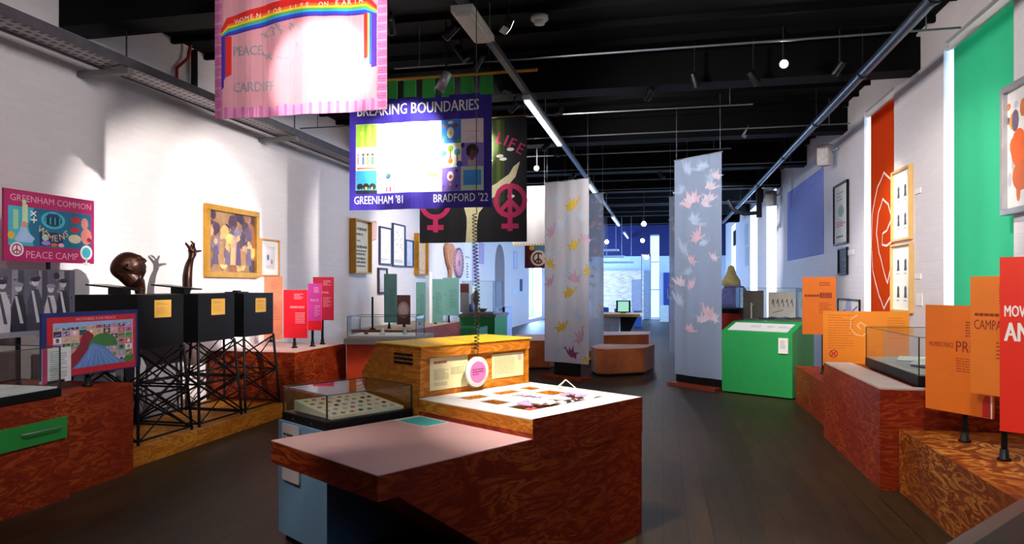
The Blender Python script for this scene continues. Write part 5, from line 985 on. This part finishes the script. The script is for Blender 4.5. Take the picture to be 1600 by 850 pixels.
# ------------------------------------------------------------------ poufs and benches in the middle distance
def suede():
    m_, n, l, b = nt('rust_suede'); t = noise(n, l, s=3, detail=6); r = ramp(n, l, t.outputs[0], [(.3, '#8a3a0e'), (.7, '#b8601e')]); l.new(r.outputs[0], b.inputs['Base Color']); b.inputs['Roughness'].default_value = .85
    b.inputs['Sheen Weight'].default_value = .4; bump(n, l, b, t.outputs[0], .2); return m_
SUE = suede()
def pouf(name, label, pts, h, cat='pouf'):
    c = sum((Vector(p) for p in pts), Vector()) / len(pts); T = thing(name, label, cat, (c.x, c.y, 0)); P2 = [(p.x, p.y) for p in pts]
    sh = [(c.x + (x - c.x) * .96, c.y + (y - c.y) * .96) for x, y in P2]; MB().prism(sh, 0, .04, BLACK).build('plinth_foot', T); MB().prism(P2, .04, h, SUE).build('cushion', T, bevel=.035); return T
A_ = at_z(921, 584, 0); B_ = at_z(944, 589, 0); C_ = at_z(1012, 584, 0); q = Vector((.2, 1.0, 0))
pouf('pouf', 'rust-brown faceted pouf just right of the yellow crane fabric', [at_z(931, 588, 0), at_z(950, 589.5, 0), at_z(1008, 586, 0), at_z(1014, 583, 0), at_z(1014, 583, 0) + q * .5, at_z(1000, 586, 0) + q * .75, A_ + q * .65, A_ + q * .1], .49)
L0 = at_z(815, 577, 0); L1 = at_z(862, 571, 0); 
pouf('long_pouf', 'long rust-brown bench behind the yellow crane fabric', [at_z(806, 578, 0), at_z(858, 578, 0), at_z(885, 572, 0), at_z(921, 566, 0), at_z(1014, 563, 0), at_z(1016, 556, 0), at_z(925, 556, 0), at_z(880, 561, 0), at_z(850, 563, 0), at_z(806, 563, 0)], .56, 'bench')

# ------------------------------------------------------------------ grey case and back-left displays
c0 = at_d(541, 447, 9.55); Mg_ = Matrix((V * -1, U, Zv)).transposed().to_4x4(); 
sd = Vector((.985, .17, 0)).normalized(); sn = Vector((-sd.y, sd.x, 0)); Mg_ = Matrix((sd, sn, Zv)).transposed().to_4x4(); Mg_.translation = (c0.x, c0.y, 0)
T = thing('grey_case_plinth', 'grey-topped orange-red display plinth behind the blue and yellow furniture', 'plinth', c0 + sd * .5 - Vector((0, 0, EYE)))
MB(Mg_).box(0, 1.0, .02, 1.2, 0, .79, plain('#c9401e', .5)).build('body', T); MB(Mg_).box(-.03, 1.03, -.02, 1.22, .791, .87, plain('#8b8886', .5)).build('grey_top', T)
glass_case('wide low glass case on the grey-topped orange-red plinth', Mg_, 0, .98, .02, .7, .871, .90, 1.17, base=plain('#9a9896', .5), floor=WHITE)
for a, b, s_, c, k in ((.2, .3, .03, '#3a3a40', 'small dark figurine'), (.45, .25, .04, '#c9c4bc', 'small pale dish'), (.75, .35, .035, '#8fb8a8', 'small teal box')):
    p = Mg_ @ Vector((a, b, .913)); o = MB(Matrix.Translation(p)).lathe([(s_, 0), (s_ * .8, s_), (s_ * .3, s_ * 1.5), (s_ * .4, s_ * 2), (.001, s_ * 2.4)], plain(c, .5), 12).build('case_exhibit', origin=p); tag(o, k + ' inside the wide low glass case', 'exhibit')
# long left display bench beyond
T = lbox('plywood_plinth', 'far plywood plinth carrying the teal panels along the left wall', XL + .02, -4.55, 11.9, 15.2, 0, .785, PLYR, top=plain('#c9a48a', .5))
TP = sheer('teal_acrylic', '#8fc4b8', .12, .4); TI = plain('#3a6a60', .6)
def art_t(title=None, sd=1):
    def f(m, W, H, z):
        if title: m.text(title, W * .42, H * .76, H * .05, z, INK, w=W * .42, bold=.03)
        m.lines(W * .4, W * .88, H * .2, H * .7, 12, z, TI, .25, sd); m.lines(W * .08, W * .3, H * .5, H * .6, 2, z, TI, .3, sd + 2)
    return f
for (xl, xr, yt, yb, Y, t_, lab) in ((600, 620, 428, 504, 12.3, None, 'leftmost pale teal text panel on the left wall side'), (650, 665, 441, 503, 13.6, None, 'second pale teal text panel, right of the round plate poster'), (673, 692, 436, 504, 14.0, None, 'third pale teal text panel, joined to the lettered one'), (692, 717, 434, 493, 14.6, 'PEACE', 'rightmost pale teal text panel with a dark heading')):
    panel('information_board', lab, 'text panel', *flat(Y, xl, xr), yt, yb, TP, art_t(None, Y), ((.35, .79),), t=.012, group='pale teal text panels')
m = MB(frame(at_Y(671, 505, 13.8), (.3, 1, 0))); m.box(0, .1, .0, 1.08, -.02, 0, WHITE); o = m.build('panel_end', origin=at_Y(671, 505, 13.8)); tag(o, 'narrow white upright board edge between the second and third teal panels', 'board')
def art_pl8(m, W, H, z): m.ring(W * .5, H * .5, W * .30, W * .44, z, plain('#c49aa0', .6), ry=1.3); m.disc(W * .5, H * .5, W * .3, z, plain('#d9c4bc', .6), ry=W * .39)
panel('picture_board', 'brown panel showing a large round pink plate, between two teal panels', 'picture panel', *flat(12.9, 620, 641), 461, 507, plain('#6a4038', .6), art_pl8, ((.5, .79),), t=.015)
for px, lab in ((577, 'tall thin dark stand in front of the left wall, nearest one'), ):
    p = at_Y(582, 505, 11.95)
    T = thing('thin_stand', lab, 'stand', (p.x, p.y, .79)); MB().tube([(p.x, p.y, .8), (p.x, p.y, at_Y(582, 464, 11.95).z)], .02, BLACK, 8).build('pole', T); MB(Matrix.Translation((p.x, p.y, .792))).lathe([(.06, 0), (.06, .015), (.02, .03)], BLACK, 14).build('foot', T)
# green plinths at the back left with case
p = at_z(718, 500, 1.0)
def bx(name, label, cat, Y, xl, xr, z0, z1, dep, mat, kids=()):
    a = at_Y(xl, 447, Y); b = at_Y(xr, 447, Y); T = thing(name, label, cat, ((a.x + b.x) / 2, Y + dep / 2, z0)); MB().box(a.x, b.x, Y, Y + dep, z0, z1, mat).build('body', T)
    for nm, f0, f1, za, zb, mt in kids: w = b.x - a.x; MB().box(a.x + w * f0, a.x + w * f1, Y - .012, Y - .001, za, zb, mt).build(nm, T)
    return T, a.x, b.x
GR2 = plain('#14863a', .5)
T, xa, xb = bx('green_plinth', 'dark green plinth with grey top at the back left', 'plinth', 16.6, 718, 773, 0, .82, 1.4, GR2); MB().box(xa - .03, xb + .03, 16.57, 18.03, .82, .90, GREY).build('grey_top', T)
bx('green_plinth', 'low green bench end in front of the dark green plinth', 'plinth', 15.4, 690, 745, 0, .62, 1.0, plain('#1d7a4a', .5))
glass_case('tall glass case on the dark green plinth at the back left', Matrix(), xa + .05, xb - .05, 16.65, 17.7, .90, .93, 1.72, base=plain('#8b8886', .5), floor=plain('#b4b0ac', .6))
bx('lilac_cabinet', 'pale lilac cabinet with black edge right of the dark green plinth', 'cabinet', 18.6, 772, 789, 0, 1.0, .9, plain('#a9b4dc', .5), (('black_edge', .78, 1.0, 0, 1.02, BLACK),))
def fig(label, px, Y, z, prof, c, nm='exhibit_figure'):
    p = at_Y(px, 447, Y); p.z = z; tag(MB(Matrix.Translation(p)).lathe(prof, plain(c, .5), 14).build(nm, origin=p), label, 'figurine')
fig('white slender figurine in the tall back-left glass case', 738, 17.1, .943, [(.12, 0), (.1, .1), (.06, .3), (.09, .45), (.03, .55), (.05, .62), (.001, .68)], '#dcd8dc')
fig('dark figurine in the tall back-left glass case', 744, 16.95, .943, [(.05, 0), (.04, .15), (.08, .3), (.06, .5), (.02, .56)], '#3a2a2a')
fig('blue figurine in the tall back-left glass case', 735.5, 16.8, .943, [(.08, 0), (.07, .12), (.03, .2), (.001, .22)], '#22408a')
fig('brown bowl in the tall back-left glass case', 754, 16.8, .943, [(.05, 0), (.13, .08), (.12, .09), (.03, .03)], '#5a3a2a')
bx('picture_block', 'small dark red picture standing left of the tall back-left glass case', 'picture', 16.56, 719, 733, .945, 1.66, .02, plain('#8f8a90', .6), (('picture', .05, .95, 1.45, 1.655, plain('#6a2a20', .6)),))
# ------------------------------------------------------------------ far reception end
T, xa, xb = bx('reception_desk', 'white reception desk in the far aisle', 'desk', 19.9, 941, 968, 0, .72, 1.2, plain('#c9cede', .5), (('door_panel', .12, .5, .3, .55, plain('#bcc2d4', .5)),))
cx = at_Y(1001, 447, 19.9).x; m = MB(); m.box(xa - .05, cx, 19.75, 21.2, .725, .80, plain('#d9a86a', .5)); m.build('counter_top', T)
m = MB(frame((xb + .002, 20.2, 0), (1, 0, 0))); m.prism([(0, 0), (.15, 0), (.5, .724), (0, .724)], -.6, 0, BLACK); m.build('bracket_panel', T)
p = at_Y(974, 486, 20.3); T = thing('tablet', 'tablet on a stand on the far reception desk', 'tablet', (p.x, p.y, .801)); w = .26
MB().box(p.x - w * .8, p.x + w * .8, 20.28, 20.31, .83, 1.18, BLACK).build('bezel', T, bevel=.01); MB().box(p.x - w * .6, p.x + w * .6, 20.274, 20.279, .86, 1.15, emit('tablet_screen', '#8fc8b4', .9)).build('screen', T); MB().box(p.x - .08, p.x + .08, 20.26, 20.4, .801, .83, plain('#a8702a', .5)).build('foot', T)
# hanging white fins over the far end, a pale box and a sheet partition
for k, (xl, xr, py, Y) in enumerate(((940, 966, 392, 25), (938, 975, 402, 25.8), (943, 990, 411, 26.6))):
    a = at_Y(xl, py, Y); b = at_Y(xr, py, Y); T = thing('ceiling_fin', ['uppermost', 'middle', 'lowest'][k] + ' pale suspended ceiling fin over the far end', 'ceiling panel', (a.x, Y, a.z), 'suspended ceiling fins'); MB().box(a.x, b.x, Y, Y + .5, a.z, a.z + .06, plain('#cfdcf0', .5)).build('fin', T)
    for x in (a.x + .1, b.x - .1): MB().tube([(x, Y + .25, a.z + .06), (x, Y + .25, ZC - .02)], .008, STEEL, 5).build('hanger_rod', T)
bx('white_box', 'bright white low box standing beside the far blue door', 'box', 31.5, 1031, 1045, 0, .72, .8, plain('#dfeae4', .5))
T = thing('glass_screen', 'tall clear glass screen in front of the pale brick bay', 'glass screen', (at_Y(1004, 447, 29).x, 29, 0)); a = at_Y(1003, 447, 29).x; b = at_Y(1016, 447, 29).x
MB().box(a, b, 29, 29.02, .03, 2.9, GLASS).build('pane', T); m = MB(); m.box(a - .03, a, 28.99, 29.03, 0, 2.93, plain('#a9c4ec', .4)); m.box(b, b + .03, 28.99, 29.03, 0, 2.93, plain('#a9c4ec', .4)); m.box(a, b, 28.99, 29.03, 0, .03, STEEL); m.box(a, b, 28.99, 29.03, 2.9, 2.93, STEEL); m.build('frame', T)
bx('white_sheet_board', 'white display board in front of the pale brick bay', 'board', 31, 987, 1003, 0.0, 1.9, .05, plain('#d4d8ea', .6), ())
for px, w, h, c, lab in ((945, 5, .75, '#27509a', 'dark blue seat back left of the tablet, far end'), (964, 4, .7, '#27509a', 'dark blue seat back just behind the tablet, far end'), (996, 6, .62, '#3a6ac0', 'blue seat back right of the tablet, far end')):
    bx('blue_chair', lab, 'chair', 27.5, px - w, px + w, 0, h, .4, plain(c, .6))
# ------------------------------------------------------------------ behind the green plinth
T, xa, xb = bx('red_plinth', 'red plinth between the pale blue fabric and the framed glass case', 'plinth', 12.6, 1126, 1160, 0, 1.12, .9, plain('#b8281a', .5))
glass_case('black-framed glass case on the red plinth behind the green one', Matrix(), xa, xb - .02, 12.62, 13.4, 1.121, 1.2, 1.57, base=BLACK)
T, xa, xb = bx('orange_plinth', 'low orange-brown plinth hidden behind the green plinth', 'plinth', 11.6, 1161, 1256, 0, 1.0, .8, plain('#b8601c', .5))
glass_case('long glass case with a white scribbled sheet behind the green plinth', Matrix(), xa, min(xb, 2.85), 11.62, 12.2, 1.001, 1.05, 1.56, base=plain('#57524e', .5), floor=plain('#7a7a80', .5))
w = xb - xa; m = MB(frame((xa + w * .5, 12.1, 1.08), (1, 0, 0))); m.box(0, w * .46, 0, .42, -.01, 0, plain('#e4ded8', .6)); 
q = random.Random(5)
for k in range(5): m.stroke([(w * (.06 + .08 * k), .16 + .1 * q.random()), (w * (.08 + .08 * k), .3), (w * (.1 + .08 * k), .18)], .012, .001 + k * .0001, INK)
m.stroke([(w * .08, .08), (w * .25, .12)], .01, .001, INK)
tag(m.build('scribbled_sheet', origin=(xa + w * .7, 12.1, 1.064)), 'white sheet with black handwriting inside the long case behind the green plinth', 'sheet')
m = MB(frame((xa + w * .04, 12.12, 1.064), (1, 0, 0))); m.box(0, w * .38, 0, .46, -.012, 0, plain('#5f615c', .6)); m.tube([(w * .16, .0, .05), (w * .16, .26, .05), (w * .19, .22, .05)], .012, WHT, 6); tag(m.build('grey_backboard', origin=(xa + w * .2, 12.12, 1.064)), 'grey board with a white hooked object inside the long case', 'board')
for k, (f, c, l_) in enumerate(((.42, '#2a3038', 'dark open book in the long case behind the green plinth'), (.66, '#3a6a8a', 'blue-covered booklet in the long case behind the green plinth'), (.86, '#4a4a50', 'grey booklet in the long case behind the green plinth'))):
    x = xa + w * f; m = MB(); m.add([(x - .11, 11.7, 1.064), (x, 11.7, 1.064), (x + .11, 11.7, 1.064), (x + .11, 11.9, 1.064), (x, 11.9, 1.064), (x - .11, 11.9, 1.064), (x - .11, 11.7, 1.09), (x, 11.7, 1.075), (x + .11, 11.7, 1.09), (x + .11, 11.9, 1.10), (x, 11.9, 1.085), (x - .11, 11.9, 1.10)], [(0, 5, 4, 1), (1, 4, 3, 2), (6, 7, 10, 11), (7, 8, 9, 10), (0, 1, 7, 6), (1, 2, 8, 7), (3, 4, 10, 9), (4, 5, 11, 10), (2, 3, 9, 8), (5, 0, 6, 11)], plain(c, .6)); tag(m.build('open_book', origin=(x, 11.8, 1.064)), l_, 'book')
# colourful draped figure far right
P = at_Y(1147, 452, 15.5); T = thing('draped_figure', 'blue and yellow draped bust shape beyond the red plinth', 'sculpture', (P.x, P.y, 0))
MB(Matrix.Translation((P.x, P.y, 0))).box(-.3, .3, -.3, .3, 0, 1.1, plain('#8a90b8', .6)).build('stand', T)
MB(Matrix.Translation((P.x, P.y, 1.101))).lathe([(.36, 0), (.37, .2), (.28, .38), (.2, .5)], plain('#8c8cdc', .6, var=.2), 18).build('lower_drape', T); MB(Matrix.Translation((P.x - .06, P.y, 1.6))).lathe([(.2, 0), (.19, .12), (.11, .25), (.06, .42), (.001, .45)], plain('#e8d890', .6, var=.15), 16).build('upper_drape', T)
# objects in the raised right case
for (x, y, l_, w_, c, rz, nm, lab) in ((2.25, 6.2, .22, .035, '#8a1c20', .5, 'red_tool', 'red-handled tool lying in the raised right glass case'),):
    m = MB(Matrix.Translation((x, y, .913)) @ Matrix.Rotation(rz, 4, 'Z')); m.tube([(-l_ / 2, 0, .012), (l_ * .1, 0, .012)], .013, plain(c, .4), 8); m.tube([(l_ * .1, 0, .012), (l_ * .6, .01, .012)], .006, STEEL, 6); tag(m.build(nm, origin=(x, y, .898)), lab, 'tool')
def book(x, y, z, rz, c, lab, s_=1.0):
    m = MB(Matrix.Translation((x, y, z)) @ Matrix.Rotation(rz, 4, 'Z'))
    for sgn in (-1, 1):
        v = []
        for i in range(7): t = i / 6; v += [(sgn * t * .15 * s_, -.1 * s_, .004 + .022 * sin(pi * t ** .6) * .9), (sgn * t * .15 * s_, .1 * s_, .004 + .022 * sin(pi * t ** .6) * .9)]
        k = len(v); v += [(a, b, .001) for a, b, _ in v]; f = [(2 * i, 2 * i + 2, 2 * i + 3, 2 * i + 1) if sgn > 0 else (2 * i + 1, 2 * i + 3, 2 * i + 2, 2 * i) for i in range(6)]; f += [(k + 2 * i, 2 * i, 2 * i + 2, k + 2 * i + 2) for i in range(6)] + [(2 * i + 1, k + 2 * i + 1, k + 2 * i + 3, 2 * i + 3) for i in range(6)]
        m.add(v, f, PAPER, True)
    m.box(-.155 * s_, .155 * s_, -.105 * s_, .105 * s_, 0, .0015, plain(c, .6)); tag(m.build('open_book', origin=(x, y, z)), lab, 'book')
book(2.32, 6.82, .899, .9, '#3a2a22', 'open book nearest the front in the raised right glass case'); book(2.33, 7.23, .899, 1.2, '#22404a', 'open book at the back of the raised right glass case', 1.2)
m = MB(Matrix.Translation((2.2, 6.55, .899)) @ Matrix.Rotation(.4, 4, 'Z')); m.box(-.06, .06, -.09, .09, 0, .012, plain('#2a2a30', .5)); m.rect(-.05, .05, -.08, .08, .0125, plain('#4a4a54', .6)); tag(m.build('dark_notebook', origin=(2.2, 6.55, .899)), 'dark closed notebook in the raised right glass case', 'notebook')
P_ = [(2.5, 6.2), (2.5, 7.0)]
m = MB(frame((2.52, 7.35, .899), (0, -1, 0))); m.box(0, .35, 0, .2, -.008, 0, PAPER); m.lines(.03, .32, .03, .17, 8, .001, GREY, .3, 3); tag(m.build('text_card', origin=(2.52, 7.2, .899)), 'upright white text card at the back of the raised right glass case', 'card')
# near-edge long wires for banners seen against the ceiling are part of each banner
